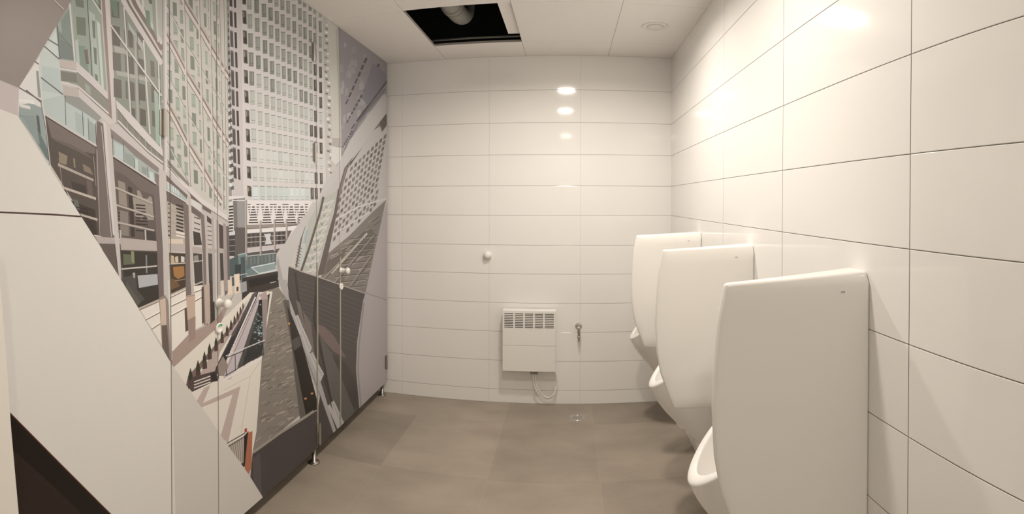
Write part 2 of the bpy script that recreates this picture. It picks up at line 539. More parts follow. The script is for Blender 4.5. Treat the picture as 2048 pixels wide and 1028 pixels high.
Ln((190, 190, 180), 1.4, (455, 556), (494, 547))
P((60, 50, 42), (484, 556), (556, 542), (558, 574), (500, 592), (484, 600)); P((40, 33, 28), (496, 560), (554, 548), (555, 562), (500, 575))
Ln((196, 186, 170), 1.3, (540, 566), (552, 563)); Ln((188, 178, 164), 1.2, (458, 498), (470, 496))
# stripes seen between the facade and the grey pillar
P((214, 202, 188), (455, 405), (466, 402), (468, 470), (458, 470))
for r in range(9): P((60, 50, 44), (456, 412 + r * 6.2), (466, 411 + r * 6.2), (467, 414.2 + r * 6.2), (457, 415.4 + r * 6.2), split=False)
P((206, 196, 186), (458, 464), (470, 462), (470, 470), (459, 471)); P((70, 62, 58), (458, 471), (470, 470), (470, 512), (459, 512))
for y in (480, 492, 503): Ln((170, 160, 150), 1.1, (458, y), (470, y - 1))

# --- right of the tower: purple grey block behind the glass nose
P((152, 138, 133), (675, 40), (775, 110), (775, 215), (700, 310), (672, 345))
for k in range(46):
    x = random.uniform(678, 735); y = random.uniform(64, 300)
    if (y - 60) < (x - 675) * 0.9 or y > 330 - (x - 672) * 1.15: continue
    c = jit((166, 154, 146), 8); a = random.uniform(4, 9); b_ = random.uniform(6, 14)
    P(c, (x, y), (x + a, y - 3), (x + a + 1, y + b_), (x, y + b_ + 3), split=False)
for (a, b) in (((733, 116), (690, 212)), ((758, 128), (726, 186)), ((724, 190), (692, 248)), ((772, 160), (700, 262)), ((705, 262), (684, 296))):
    n = 7
    for i in range(n):
        p = (lerp(a[0], b[0], i / n), lerp(a[1], b[1], i / n)); q = (lerp(a[0], b[0], (i + .72) / n), lerp(a[1], b[1], (i + .72) / n))
        Ln(jit((92, 84, 82), 6), lerp(5, 2.6, i / n), p, q)
Ln((88, 80, 78), 5, (775, 160), (748, 196), (716, 240)); Ln((120, 112, 112), 4, (770, 178), (716, 246), (690, 300))
P((134, 124, 124), (745, 125), (775, 150), (775, 158), (735, 212), (724, 196))
P((202, 190, 170), (655, 40), (676, 57), (683, 276), (665, 276)); P((186, 174, 156), (671, 56), (677, 60), (683, 276), (679, 276))
P((178, 162, 150), (664, 276), (683, 276), (683, 294), (665, 292)); P((212, 200, 184), (664, 293), (682, 295), (683, 318), (672, 330), (662, 320))

# --- glass nose with its reflections
P((190, 177, 163), (775, 222), (694, 329), (646, 392), (600, 440), (590, 545), (640, 555), (731, 590), (749, 502), (762, 446), (776, 397))
q = ((690, 318), (781, 214), (781, 395), (636, 520))
# reflected window grid: rows rise to the right
for r in range(15):
    for c_ in range(11):
        t = c_ / 11
        x = lerp(684, 776, t) - r * 2.2 + (4 if r > 8 else 0)
        y = lerp(352, 262, t) + r * lerp(15.5, 12.0, t) + (x - 690) * 0.02
        if x < 655 + max(0, (470 - y)) * 0.16 or x > 775 - max(0, y - 400) * 0.26: continue
        if y > 492 - (x - 660) * 0.92: continue
        if y < 329 + (694 - x) * 1.32 + 14: continue
        P(jit((122, 108, 96), 14), (x, y), (x + 5.4, y - 4.6), (x + 4.6, y + 3.4), (x - .8, y + 8), split=False)
Ln((206, 192, 178), 3.2, (670, 440), (715, 414), (777, 396)); Ln((206, 192, 178), 2.4, (662, 472), (700, 448), (740, 424))
P((124, 108, 94), (694, 329), (773, 224), (773, 244), (745, 262), (715, 292), (697, 336)); P((96, 80, 70), (757, 240), (773, 222), (774, 250), (764, 264))
P((86, 74, 66), (700, 326), (740, 275), (728, 290), (700, 332))
# street and tracks
P((128, 114, 100), (650, 512), (700, 470), (745, 424), (772, 400), (762, 446), (749, 502), (731, 586), (642, 556))
P((106, 94, 82), (655, 522), (700, 488), (740, 452), (752, 470), (745, 500), (700, 520), (650, 548))
for k in range(60):
    x = random.uniform(655, 750); y = random.uniform(440, 575)
    if y < 505 - (x - 655) * 0.75 or x > 745 - (y - 500) * 0.2 or y > 555 + (x - 655) * 0.38: continue
    Ln(jit((160, 146, 126) if k % 2 else (92, 80, 70), 12), random.uniform(1, 2.2), (x, y), (x + random.uniform(8, 18), y - random.uniform(5, 12)))
for k in range(9):
    y = 474 + k * 12.5
    Ln((84, 72, 64), 1.4, (700 - k * 5, y + 4), (756 - k * 3.2, y - 3)); Ln((168, 152, 134), 1.0, (700 - k * 5, y + 6), (756 - k * 3.2, y - 1))
for a, b in (((648, 556), (724, 478)), ((668, 566), (748, 470)), ((700, 572), (742, 512))):
    Ln((166, 150, 130), 1.5, a, b); Ln((86, 74, 64), 1.2, (a[0] + 2, a[1] + 2), (b[0] + 2, b[1] + 2))
for k in range(16):
    x = 662 + k * 4.4; y = 545 - k * 5.0
    P(jit((184, 170, 148), 12), (x, y), (x + 6, y - 5), (x + 7, y - 1), (x + 1, y + 4), split=False)
# lattice panes on the left of the nose
P((178, 172, 154), (644, 398), (676, 380), (634, 552), (603, 542), (617, 432))
for k in range(9):
    y0 = 404 + k * 17; x0 = lerp(642, 606, k / 8); x1 = lerp(668, 634, k / 8)
    Ln((206, 192, 176), 3, (x0, y0 + 5), ((x0 + x1) / 2, y0 + 3), (x1, y0 - 4))
    Ln((204, 190, 174), 3.2, (x0 + 3, y0 + 6), (x1 - 6, y0 + 20)); Ln((202, 188, 172), 2.6, (x1 - 2, y0), (x0 + 8, y0 + 19))
    P(jit((146, 146, 128), 10), (x0 + 6, y0 + 9), (x0 + 14, y0 + 8), (x0 + 12, y0 + 15), split=False)
P((188, 184, 170), (617, 434), (606, 540), (594, 528), (603, 470)); P((156, 170, 164), (612, 460), (618, 458), (612, 488), (606, 486))
for k in range(7): Ln((110, 96, 84), 1.6, (596 - k, 492 + k * 6), (604 - k, 498 + k * 6))
Ln((98, 82, 72), 4.5, (647, 394), (640, 425), (618, 497), (602, 543)); Ln((104, 88, 78), 3.2, (646, 392), (617, 431), (604, 470), (592, 535))
P((100, 84, 74), (676, 378), (683, 378), (671, 440), (648, 548), (634, 552), (655, 470), (668, 425)); Ln((100, 84, 74), 6.5, (694, 330), (680, 380))
P((132, 114, 102), (691, 334), (695, 332), (681, 392), (676, 396))
# dark lower half of the nose
P((80, 70, 62), (577, 532), (603, 543), (634, 553), (731, 588), (714, 685), (712, 740), (719, 821), (690, 850), (664, 872), (640, 790), (596, 668), (574, 590))
for k in range(12):
    y = 560 + k * 9
    Ln(jit((92, 82, 76), 5), 1.4, (584 + k * 2.2, y - 4), (640, y + 12), (724 - k * 1.3, y + 44))
Ln((176, 158, 142), 2, (577, 532), (603, 543), (634, 553), (731, 587))
Ln((62, 54, 48), 5, (590, 545), (600, 620), (628, 700), (660, 790)); Ln((58, 50, 44), 5, (634, 556), (628, 640), (648, 730), (668, 830))
P((118, 102, 90), (592, 600), (600, 606), (612, 660), (604, 656)); P((116, 100, 88), (606, 622), (622, 645), (628, 700), (640, 760), (628, 730), (612, 665))
P((120, 96, 86), (636, 648), (650, 654), (668, 672), (684, 700), (692, 716), (668, 704), (648, 682), (636, 664))
P((96, 88, 78), (640, 672), (664, 706), (676, 738), (700, 800), (712, 830), (690, 852), (672, 838), (656, 760)); P((70, 62, 54), (664, 710), (676, 738), (706, 812), (718, 820), (713, 760), (690, 724))
# pale curved mass in the corner
P((176, 160, 152), (776, 397), (762, 446), (749, 502), (731, 586), (726, 602), (714, 685), (712, 740), (719, 821), (735, 840), (800, 800), (800, 380))
Ln((150, 134, 126), 3, (728, 604), (718, 690), (716, 742), (722, 815)); Ln((138, 122, 112), 1.4, (731, 586), (780, 602))
# white diagonal rim of the nose
P((192, 179, 166), (766, 190), (735, 232), (700, 280), (681, 320), (650, 365), (633, 403), (610, 431), (574, 481), (559, 504), (552, 526), (556, 545), (565, 580), (577, 585),
  (573, 555), (578, 532), (594, 497), (610, 454), (646, 392), (694, 329), (775, 224), (775, 188))
P((168, 154, 146), (556, 545), (552, 526), (556, 512), (560, 530), (566, 560), (572, 585), (567, 589))
P((170, 158, 148), (555, 556), (567, 589), (582, 630), (596, 668), (610, 719), (637, 791), (665, 872), (673, 864), (654, 806), (645, 775), (620, 708), (606, 668), (590, 628), (578, 596), (573, 560))
for a in ((590, 633, 598, 660), (601, 660, 616, 700), (619, 708, 640, 752), (662, 805, 684, 858)):
    P((186, 174, 160), (a[0], a[1]), (a[0] + 6, a[1] - 4), (a[2] + 8, a[3] - 4), (a[2] + 1, a[3] + 12), (a[0] + 3, a[1] + 12))
    Ln((140, 128, 118), 1, (a[0] + 3, a[1]), (a[2] + 4, a[3]))
P((186, 172, 160), (655, 812), (660, 808), (682, 855), (676, 860)); Ln((116, 104, 96), 1.4, (596, 668), (640, 790), (668, 870))

# --- canal, quay and stone slope under the tower
P((134, 120, 104), (537, 580), (557, 575), (575, 600), (584, 660), (584, 700), (592, 760), (600, 830), (560, 864), (505, 908), (508, 860), (524, 712), (531, 650))
for k in range(230):
    x = random.uniform(512, 598); y = random.uniform(600, 895)
    xl = lerp(537, 506, (y - 590) / 310); xr = lerp(566, 604, min(1, (y - 590) / 200))
    if x < xl or x > xr - 8: continue
    if y > 905 - (x - 505) * 0.78: continue
    Ln(jit((164, 148, 126) if random.random() < .5 else (118, 104, 90), 10), random.uniform(1.2, 2.6), (x, y), (x + random.uniform(7, 16), y - random.uniform(3, 9)))
P((96, 86, 74), (566, 600), (578, 600), (592, 700), (606, 800), (612, 832), (600, 838), (590, 760), (583, 690))
P((50, 43, 36), (574, 610), (584, 632), (600, 672), (614, 722), (634, 800), (636, 818), (612, 832), (602, 770), (586, 700))
P((86, 76, 66), (584, 680), (598, 672), (602, 690), (588, 702)); P((38, 30, 24), (588, 702), (604, 694), (634, 800), (634, 818), (612, 832), (600, 770))
for x, y in ((611, 797), (578, 647), (624, 787)): P((206, 130, 66), (x - 2.5, y - 1.5), (x + 2.5, y - 2), (x + 2, y + 2), (x - 2, y + 2))
P((74, 62, 58), (505, 908), (560, 866), (612, 833), (636, 820), (640, 790), (668, 872), (640, 897), (560, 976), (530, 1003), (500, 962))
Ln((156, 142, 122), 5, (506, 905), (560, 866), (612, 833), (628, 822)); P((88, 76, 72), (505, 918), (520, 905), (524, 990), (508, 975))
# promenade
P((226, 208, 184), (346, 735), (500, 585), (545, 583), (524, 712), (513, 862), (497, 948), (443, 872), (345, 731))
P((66, 58, 58), (428, 742), (505, 588), (518, 580), (512, 600), (470, 690), (444, 742), (430, 752)); P((98, 84, 82), (505, 590), (516, 582), (511, 592), (468, 676), (462, 670))
P((192, 172, 166), (446, 746), (512, 600), (520, 582), (518, 606), (474, 735), (462, 758), (448, 760)); Ln((226, 204, 188), 3, (444, 742), (511, 594)); Ln((140, 118, 110), 1.3, (452, 742), (514, 600))
P((52, 50, 46), (474, 736), (518, 606), (540, 586), (536, 620), (528, 680), (524, 712)); P((84, 78, 70), (474, 736), (518, 608), (522, 612), (484, 732))
P((34, 34, 32), (518, 600), (532, 596), (530, 640), (512, 660)); P((176, 150, 136), (518, 590), (532, 582), (536, 596), (528, 612), (524, 600))
for k in range(70):
    x = random.gauss(516, 6); y = random.gauss(655, 18)
    if abs(x - 516) > 13: continue
    P(random.choice([(126, 164, 164), (170, 196, 192), (92, 120, 120), (70, 90, 92)]), (x, y), (x + 4, y - 1), (x + 3, y + 1.6), split=False)
P((150, 130, 118), (524, 600), (536, 598), (531, 690), (526, 700))
for k in range(26):
    t = k / 25; x = lerp(436, 505, t); y = lerp(735, 592, t)
    Ln((40, 34, 36), lerp(2.2, .8, t), (x, y), (x + 1, y + lerp(22, 7, t)))
Ln((212, 196, 180), 2, (452, 712), (530, 680)); Ln((64, 54, 50), 1.6, (452, 716), (530, 684)); Ln((70, 60, 54), 1.8, (450, 752), (528, 706))
for x in (452, 470, 488, 506, 526): Ln((60, 52, 50), 1.4, (x, 716 - (x - 452) * .41), (x + 1, 752 - (x - 452) * .55))
P((228, 212, 196), (450, 756), (524, 711), (523, 720), (440, 766))
# small trees in planters
P((128, 100, 86), (372, 770), (376, 752), (396, 730), (430, 690), (470, 640), (488, 612), (494, 600), (478, 640), (440, 690), (412, 722), (396, 748), (398, 772), (384, 784))
P((184, 158, 142), (392, 762), (428, 700), (480, 640), (492, 610), (500, 590), (474, 650), (440, 704), (430, 742), (398, 758))
for x, y, s in ((381, 762, 1), (396, 744, .92), (409, 725, .86), (419, 707, .8), (432, 692, .7), (444, 677, .62), (454, 664, .56), (462, 652, .5), (469, 642, .45), (475, 632, .4), (481, 622, .36), (486, 613, .3)):
    P((58, 58, 40), (x - 4.5 * s, y), (x - 4 * s, y - 12 * s), (x, y - 27 * s), (x + 4 * s, y - 12 * s), (x + 4.5 * s, y))
    P((84, 62, 54), (x - 5 * s, y), (x + 5.5 * s, y - 2), (x + 6 * s, y + 14 * s), (x - 5 * s, y + 16 * s))
P((88, 66, 60), (374, 768), (386, 754), (430, 742), (438, 758), (384, 784))
for k in range(3): Ln((222, 204, 184), 2.2, (388, 764 + k * 6), (421, 752 + k * 6))
P((52, 44, 42), (420, 748), (430, 744), (436, 762), (424, 764))
P((150, 128, 112), (446, 712), (456, 730), (448, 752), (438, 752), (436, 730))
# paving bands
P((192, 164, 146), (408, 776), (421, 770), (406, 806), (481, 772), (456, 886), (441, 873), (465, 789), (403, 815), (393, 803))
Ln((206, 186, 162), 1.3, (448, 780), (501, 752), (482, 866)); Ln((204, 184, 160), 1.2, (501, 752), (522, 720))
# banner and rail
P((40, 32, 28), (488, 872), (497, 862), (496, 930), (486, 935)); P((182, 102, 66), (496, 866), (505, 862), (503, 935), (496, 950), (489, 940)); P((196, 60, 46), (489, 858), (494, 856), (494, 864), (489, 866))
P((186, 166, 146), (452, 892), (488, 872), (487, 932), (472, 914))
for k in range(7): Ln((118, 100, 88), 1.2, (456 + k * 4.5, 890 - k * 2.2), (462 + k * 4, 905 + k * 3.6))
Ln((62, 52, 48), 1.8, (452, 888), (490, 866)); Ln((62, 52, 48), 1.6, (456, 894), (488, 874)); P((60, 48, 44), (480, 928), (488, 925), (488, 932), (484, 934))

# --- glass facade on the left, street level
P((172, 142, 124), (342, 702), (378, 668), (404, 655), (430, 640), (450, 612), (470, 585), (440, 650), (348, 734), (340, 728))
P((232, 214, 192), (276, 612), (320, 596), (342, 588), (376, 573), (404, 565), (404, 652), (392, 658), (378, 668), (346, 702), (330, 700))
for pts in (((277, 621), (318, 603)), ((290, 641), (320, 625)), ((303, 659), (321, 647)), ((340, 596), (376, 578)), ((340, 614), (376, 597)), ((341, 633), (376, 614)), ((386, 572), (404, 564)), ((386, 586), (405, 579)), ((388, 604), (405, 594))):
    Ln((126, 98, 80), 1.7, *pts)
    Ln((244, 228, 206), 1.6, *[(a, b - 3) for a, b in pts])
P((92, 74, 62), (369, 617), (376, 613), (378, 660), (371, 664)); P((84, 70, 60), (403, 575), (412, 570), (416, 640), (404, 648)); P((70, 58, 50), (418, 560), (428, 558), (430, 640), (420, 648))
P((216, 194, 168), (438, 552), (446, 546), (448, 590), (442, 594)); P((110, 94, 84), (446, 548), (458, 546), (460, 580), (450, 592))
P((226, 196, 164), (454, 556), (463, 552), (465, 588), (456, 592)); P((230, 200, 168), (468, 549), (479, 547), (480, 584), (470, 588)); P((70, 60, 56), (473, 574), (477, 573), (477, 582), (473, 583))
P((156, 150, 142), (481, 566), (493, 562), (494, 582), (482, 586))
# dark openings below the canopy
P((92, 78, 67), (90, 230), (192, 290), (226, 310), (318, 372), (320, 600), (278, 618), (60, 262))
P((124, 106, 95), (93, 236), (191, 293), (190, 308), (170, 304), (140, 288), (103, 275)); P((112, 95, 84), (103, 275), (140, 288), (170, 304), (188, 320), (150, 300), (110, 282))
P((70, 57, 48), (118, 372), (132, 380), (140, 400), (190, 420), (196, 482), (200, 490)); P((74, 62, 54), (142, 362), (172, 372), (174, 392), (146, 382))
P((148, 128, 100), (117, 303), (135, 312), (133, 330), (120, 326)); P((146, 126, 102), (146, 316), (150, 318), (151, 336), (148, 335)); P((140, 118, 96), (165, 327), (180, 336), (187, 350), (168, 342)); P((104, 104, 86), (146, 398), (156, 400), (160, 420), (150, 416))
for r in range(9): Ln((56, 46, 40), 2.2, (152 + r * 5, 414 + r * 6.8), (176 + r * 2, 420 + r * 6.4))
P((112, 92, 82), (173, 360), (184, 364), (186, 396), (176, 392)); Ln((150, 132, 118), 1.3, (118, 316), (126, 382)); Ln((150, 132, 118), 1.3, (187, 312), (192, 372))
P((178, 160, 142), (116, 326), (187, 358), (187, 363), (116, 332)); P((196, 176, 156), (127, 373), (192, 395), (192, 400), (130, 379)); P((188, 170, 150), (160, 427), (195, 437), (195, 442), (163, 432))
# opening 2
P((118, 100, 90), (226, 316), (308, 370), (308, 392), (280, 380), (250, 352), (228, 342)); P((104, 88, 78), (228, 340), (252, 352), (280, 380), (306, 390), (312, 480), (238, 476))
P((152, 134, 116), (236, 360), (250, 366), (255, 414), (238, 408)); P((138, 122, 106), (239, 420), (256, 424), (258, 472), (241, 470)); P((70, 58, 50), (256, 372), (264, 376), (270, 474), (262, 474))
P((158, 142, 124), (265, 394), (275, 396), (274, 380), (280, 382), (286, 396), (294, 398), (300, 392), (304, 396), (308, 440), (296, 440), (290, 426), (284, 440), (270, 432))
for r in range(9): P((60, 50, 44), (272 + (r % 2) * 1, 408 + r * 6.4), (290 + r * .8, 410 + r * 6.4), (291 + r * .8, 412.6 + r * 6.4), (271, 411 + r * 6.4), split=False)
for r in range(7): P((62, 52, 46), (236, 424 + r * 6.2), (240, 425 + r * 6.2), (240.6, 428 + r * 6.2), (236.6, 427 + r * 6.2), split=False)
P((74, 64, 58), (286, 452), (310, 458), (312, 482), (288, 480)); P((196, 184, 170), (289, 458), (292, 458), (293, 482), (290, 482)); P((190, 178, 166), (239, 460), (242, 460), (243, 476), (240, 476))
for a, b in (((231, 375), (305, 407)), ((233, 410), (308, 434)), ((236, 445), (309, 461))):
    Ln((186, 168, 150), 3.6, a, b); Ln((120, 102, 88), 1.2, (a[0], a[1] + 2.2), (b[0], b[1] + 2.2))
# opening 3
P((176, 158, 140), (332, 396), (370, 420), (372, 490), (337, 488)); P((112, 94, 84), (332, 380), (372, 404), (372, 422), (334, 402))
for r in range(8):
    P((66, 54, 46), (352 + (r % 3), 408 + r * 7), (367, 412 + r * 7), (367, 415.6 + r * 7), (352, 411.6 + r * 7), split=False)
    P((80, 66, 56), (336, 406 + r * 9), (341, 407 + r * 9), (341, 410 + r * 9), (336, 409 + r * 9), split=False)
P((216, 190, 160), (338, 478), (366, 478), (367, 488), (338, 487)); P((226, 206, 186), (352, 462), (370, 466), (370, 476), (352, 472))
for a, b in (((334, 416), (371, 434)), ((336, 442), (371, 454)), ((337, 464), (372, 472))): Ln((170, 150, 132), 2.6, a, b); 
# beams
P((182, 162, 150), (188, 470), (245, 478), (247, 488), (198, 487)); Ln((214, 196, 182), 1.8, (188, 470.5), (246, 479)); Ln((112, 94, 84), 1.6, (198, 487.5), (247, 489))
P((184, 164, 150), (240, 475), (322, 483), (322, 502), (242, 500)); P((184, 164, 150), (336, 486), (382, 492), (382, 504), (338, 503)); P((178, 158, 144), (384, 493), (452, 500), (452, 505), (384, 506))
# lower openings
P((64, 56, 48), (241, 501), (316, 505), (322, 598), (279, 616), (250, 572)); P((104, 104, 78), (246, 508), (268, 510), (270, 528), (247, 530)); P((140, 136, 92), (262, 502), (268, 503), (269, 526), (263, 524)); P((96, 90, 74), (250, 552), (262, 560), (284, 600), (276, 612), (252, 576))
P((178, 172, 164), (275, 551), (315, 548), (316, 569), (278, 576)); P((84, 78, 70), (247, 556), (272, 548), (274, 580), (290, 598), (282, 604)); P((172, 164, 150), (265, 546), (270, 545), (270, 556), (267, 556)); P((132, 128, 120), (291, 510), (294, 510), (295, 546), (292, 546))
Ln((200, 184, 164), 3, (243, 538), (314, 532)); Ln((190, 172, 148), 4, (277, 618), (318, 600))
P((78, 60, 44), (338, 505), (371, 507), (374, 574), (341, 588)); P((196, 166, 124), (340, 510), (348, 512), (350, 528), (340, 526)); P((204, 182, 156), (350, 514), (356, 512), (357, 524), (351, 526)); P((206, 196, 184), (362, 512), (369, 514), (369, 524), (362, 524)); P((170, 112, 58), (346, 534), (368, 532), (369, 552), (356, 558), (348, 552)); P((120, 84, 52), (341, 556), (352, 560), (360, 572), (342, 580))
Ln((196, 176, 150), 2.4, (338, 528), (371, 526)); Ln((150, 130, 108), 1.6, (350, 562), (371, 558)); Ln((190, 172, 150), 3.4, (341, 590), (376, 574))
# openings 4-6
P((196, 180, 164), (382, 410), (402, 425), (408, 490), (385, 490)); P((112, 94, 84), (381, 404), (402, 422), (402, 438), (382, 424)); P((70, 60, 52), (386, 462), (400, 466), (404, 490), (388, 490)); 
for r in range(5): Ln((78, 64, 56), 2, (388, 434 + r * 11), (400, 438 + r * 11))
P((76, 66, 58), (386, 506), (404, 508), (406, 570), (390, 572)); P((150, 136, 120), (388, 512), (396, 510), (398, 524), (388, 524)); Ln((190, 174, 156), 2, (386, 524), (406, 521)); Ln((186, 170, 152), 2.6, (386, 571), (406, 563))
P((190, 176, 162), (413, 430), (424, 438), (426, 492), (414, 490)); P((80, 68, 60), (413, 430), (424, 440), (424, 450), (413, 442)); P((82, 72, 64), (416, 506), (428, 508), (430, 560), (418, 562))
for r in range(5): Ln((90, 76, 66), 1.6, (413, 452 + r * 9), (424, 454 + r * 9))
P((80, 66, 58), (434, 445), (446, 452), (448, 498), (436, 496)); P((74, 62, 56), (438, 506), (446, 506), (448, 560), (440, 562))
P((110, 96, 88), (448, 452), (458, 452), (460, 560), (450, 560))
# columns
P((120, 102, 93), (190, 238), (207, 248), (219, 360), (229, 476), (203, 474), (194, 380)); P((104, 88, 78), (201, 488), (229, 490), (236, 560), (222, 540), (204, 498)); Ln((190, 172, 158), 1.6, (203, 252), (213, 360), (223, 474)); Ln((176, 158, 144), 1.3, (194, 300), (200, 470))
P((200, 184, 169), (206, 242), (221, 254), (234, 420), (240, 500), (243, 558), (238, 556), (229, 476), (216, 360)); P((212, 196, 182), (206, 242), (212, 246), (224, 400), (229, 470), (226, 470), (215, 360))
P((118, 100, 92), (306, 362), (318, 370), (326, 500), (330, 600), (318, 600), (314, 500)); P((196, 180, 164), (318, 336), (330, 342), (334, 480), (337, 600), (340, 724), (330, 700), (326, 500))
P((152, 128, 110), (318, 596), (330, 590), (336, 600), (342, 640), (345, 730), (324, 694)); P((206, 176, 150), (320, 600), (331, 596), (333, 650), (322, 650)); P((110, 90, 78), (324, 652), (334, 650), (340, 724), (325, 696)); Ln((206, 198, 182), 3, (337, 560), (343, 720))
P((122, 104, 94), (366, 402), (378, 412), (381, 560), (384, 600), (372, 600), (370, 480)); P((190, 172, 156), (376, 378), (382, 382), (386, 560), (390, 600), (383, 600), (379, 480)); P((196, 162, 136), (372, 592), (390, 588), (391, 672), (378, 684)); P((160, 130, 112), (375, 640), (391, 632), (391, 676), (378, 686)); Ln((150, 120, 100), 1.2, (373, 594), (389, 590))
P((126, 108, 98), (401, 424), (410, 432), (414, 560), (416, 650), (408, 650), (406, 520)); P((188, 170, 156), (407, 404), (413, 410), (418, 560), (421, 644), (415, 648), (411, 480)); P((190, 160, 138), (408, 570), (419, 566), (421, 640), (411, 650))
P((176, 160, 146), (422, 412), (427, 416), (430, 520), (432, 600), (426, 604), (424, 500)); P((172, 154, 142), (431, 424), (437, 430), (440, 520), (442, 590), (434, 592), (433, 500)); P((160, 142, 130), (446, 436), (452, 440), (456, 580), (448, 584)); 
# glass strips and canopy edges over the openings
P((186, 190, 177), (82, 172), (125, 186), (160, 206), (193, 240), (193, 292), (140, 262), (88, 228)); P((150, 146, 133), (127, 190), (158, 194), (205, 232), (196, 244), (170, 226), (132, 204)); P((172, 178, 166), (150, 222), (170, 236), (168, 272), (152, 262)); P((160, 164, 152), (178, 240), (192, 252), (192, 288), (178, 280))
for x, y0, y1 in ((130, 192, 250), (165, 224, 272), (176, 236, 280), (191, 246, 292)): Ln((84, 80, 70), 1.2, (x, y0), (x + 2, y1))
Ln((206, 190, 176), 3.4, (89, 228), (140, 260), (193, 292)); Ln((70, 58, 50), 1.2, (90, 231.5), (140, 264), (193, 296))
P((168, 168, 154), (221, 258), (318, 334), (318, 372), (227, 312)); P((140, 124, 114), (221, 256), (240, 268), (300, 318), (318, 336), (316, 346), (270, 312), (250, 292), (222, 276))
P((184, 190, 178), (228, 284), (246, 292), (248, 322), (230, 312)); P((150, 156, 142), (250, 304), (266, 312), (268, 336), (251, 325)); P((190, 196, 184), (270, 316), (276, 320), (276, 342), (271, 338)); P((140, 150, 140), (284, 332), (294, 338), (293, 350), (284, 346)); P((196, 200, 190), (298, 342), (306, 346), (309, 364), (300, 358)); P((130, 112, 102), (309, 345), (318, 350), (318, 372), (311, 366))
for x, y0, y1 in ((225, 270, 312), (247, 282, 325), (268, 316, 340), (295, 334, 356)): Ln((96, 90, 80), 1.1, (x, y0), (x + 1, y1))
Ln((206, 190, 176), 3, (226, 311), (312, 367)); Ln((66, 54, 46), 1.4, (226, 314.5), (312, 371))
P((166, 176, 166), (333, 364), (352, 376), (374, 396), (372, 404), (333, 382)); P((118, 100, 90), (332, 350), (352, 362), (376, 386), (374, 398), (352, 376), (333, 362)); Ln((206, 192, 176), 2.2, (333, 380), (372, 404)); Ln((66, 54, 46), 1, (333, 382.5), (372, 406.5))
for k in range(5): Ln((206, 208, 196), 2, (336 + k * 5, 364 + k * 4), (337 + k * 5, 378 + k * 3))
P((206, 196, 182), (382, 388), (402, 408), (402, 424), (382, 410)); P((110, 92, 82), (380, 384), (404, 404), (404, 410), (381, 396)); Ln((200, 184, 170), 1.8, (382, 409), (402, 424))
P((186, 172, 158), (404, 406), (456, 436), (458, 452), (404, 424)); P((112, 94, 84), (404, 408), (422, 420), (422, 428), (405, 418))
# upper glass facade
P((150, 152, 134), (84, -60), (455, -60), (458, 438), (380, 384), (330, 330), (228, 245), (160, 180), (118, 150), (112, 53))
P((196, 184, 166), (330, -60), (452, -60), (458, 436), (380, 380), (334, 330))
# left end panes
P((198, 200, 186), (112, 53), (118, 118), (127, 190), (84, 200), (78, 128), (80, 108)); P((224, 212, 196), (80, 112), (38, 174), (36, 232), (60, 262), (84, 240), (78, 130)); P((186, 192, 180), (84, 132), (120, 138), (125, 190), (84, 182)); P((206, 208, 194), (90, 100), (112, 62), (118, 118))
P((146, 160, 150), (38, 210), (62, 206), (84, 216), (92, 260), (100, 330), (62, 268), (37, 235)); P((104, 120, 112), (36, 228), (46, 232), (62, 262), (92, 316), (98, 326), (96, 300), (72, 250)); P((136, 152, 142), (46, 230), (70, 232), (80, 290), (60, 264)); P((222, 210, 194), (38, 208), (60, 212), (61, 219), (40, 214)); P((232, 222, 206), (36, 198), (66, 200), (70, 209), (38, 203)); P((92, 96, 88), (72, 230), (78, 232), (82, 270), (76, 262)); P((190, 190, 180), (84, 312), (98, 322), (100, 334), (90, 322))
for pts in (((82, 70), (118, 92)), ((88, 92), (119, 119)), ((69, 122), (79, 130)), ((82, 155), (126, 189)), ((38, 175), (84, 203)), ((52, 180), (84, 206))): Ln((110, 100, 92), 2.6, *pts)
P((140, 150, 140), (72, 142), (77, 142), (82, 196), (76, 194)); Ln((214, 198, 184), 2.6, (78, 128), (84, 200), (90, 240), (101, 338)); Ln((92, 84, 78), 1.2, (81.5, 206), (92, 260), (99, 330))
P((130, 140, 126), (114, 52), (139, 18), (148, 121), (120, 118)); P((154, 164, 152), (115, 48), (122, 42), (124, 66), (118, 62)); P((118, 130, 120), (120, 78), (144, 92), (148, 120), (121, 116)); Ln((110, 112, 100), 1.6, (120, 70), (146, 97)); Ln((96, 96, 88), 2, (114.5, 50), (120, 118))
Ln((214, 198, 184), 3.4, (139, 4), (144, 60), (150, 123)); Ln((180, 170, 155), 1.4, (143, 10), (152, 123))
# first big pane
P((152, 158, 138), (142, -20), (204, -20), (210, 40), (216, 186), (182, 152), (151, 122)); P((176, 180, 160), (176, 20), (190, 30), (200, 170), (188, 160)); P((128, 142, 122), (155, 90), (170, 92), (178, 148), (160, 132)); P((180, 186, 170), (150, 82), (156, 78), (160, 130), (153, 124)); P((196, 198, 180), (193, 40), (200, 48), (208, 178), (203, 172))
for a in ((150, -2, 167, 16), (152, 33, 171, 72), (184, 40, 190, 78), (187, 94, 193, 130), (189, 147, 195, 163), (196, -4, 203, 20)):
    P((116, 120, 98), (a[0], a[1]), (a[2], a[1] + 3), (a[2] + 1, a[3]), (a[0] + 2, a[3] - 3))
P((124, 100, 92), (168, 100), (175, 98), (178, 128), (172, 128)); Ln((70, 76, 66), 1.5, (174, -5), (180, 80), (184, 152)); Ln((206, 198, 180), 3, (181, -8), (205, 30), (211, 38)); Ln((70, 66, 58), 1.1, (184, -8), (206, 26))
P((208, 192, 180), (151, 122), (182, 150), (216, 186), (218, 202), (180, 167), (153, 143)); Ln((120, 104, 92), 1.5, (153, 144), (181, 168), (219, 204))
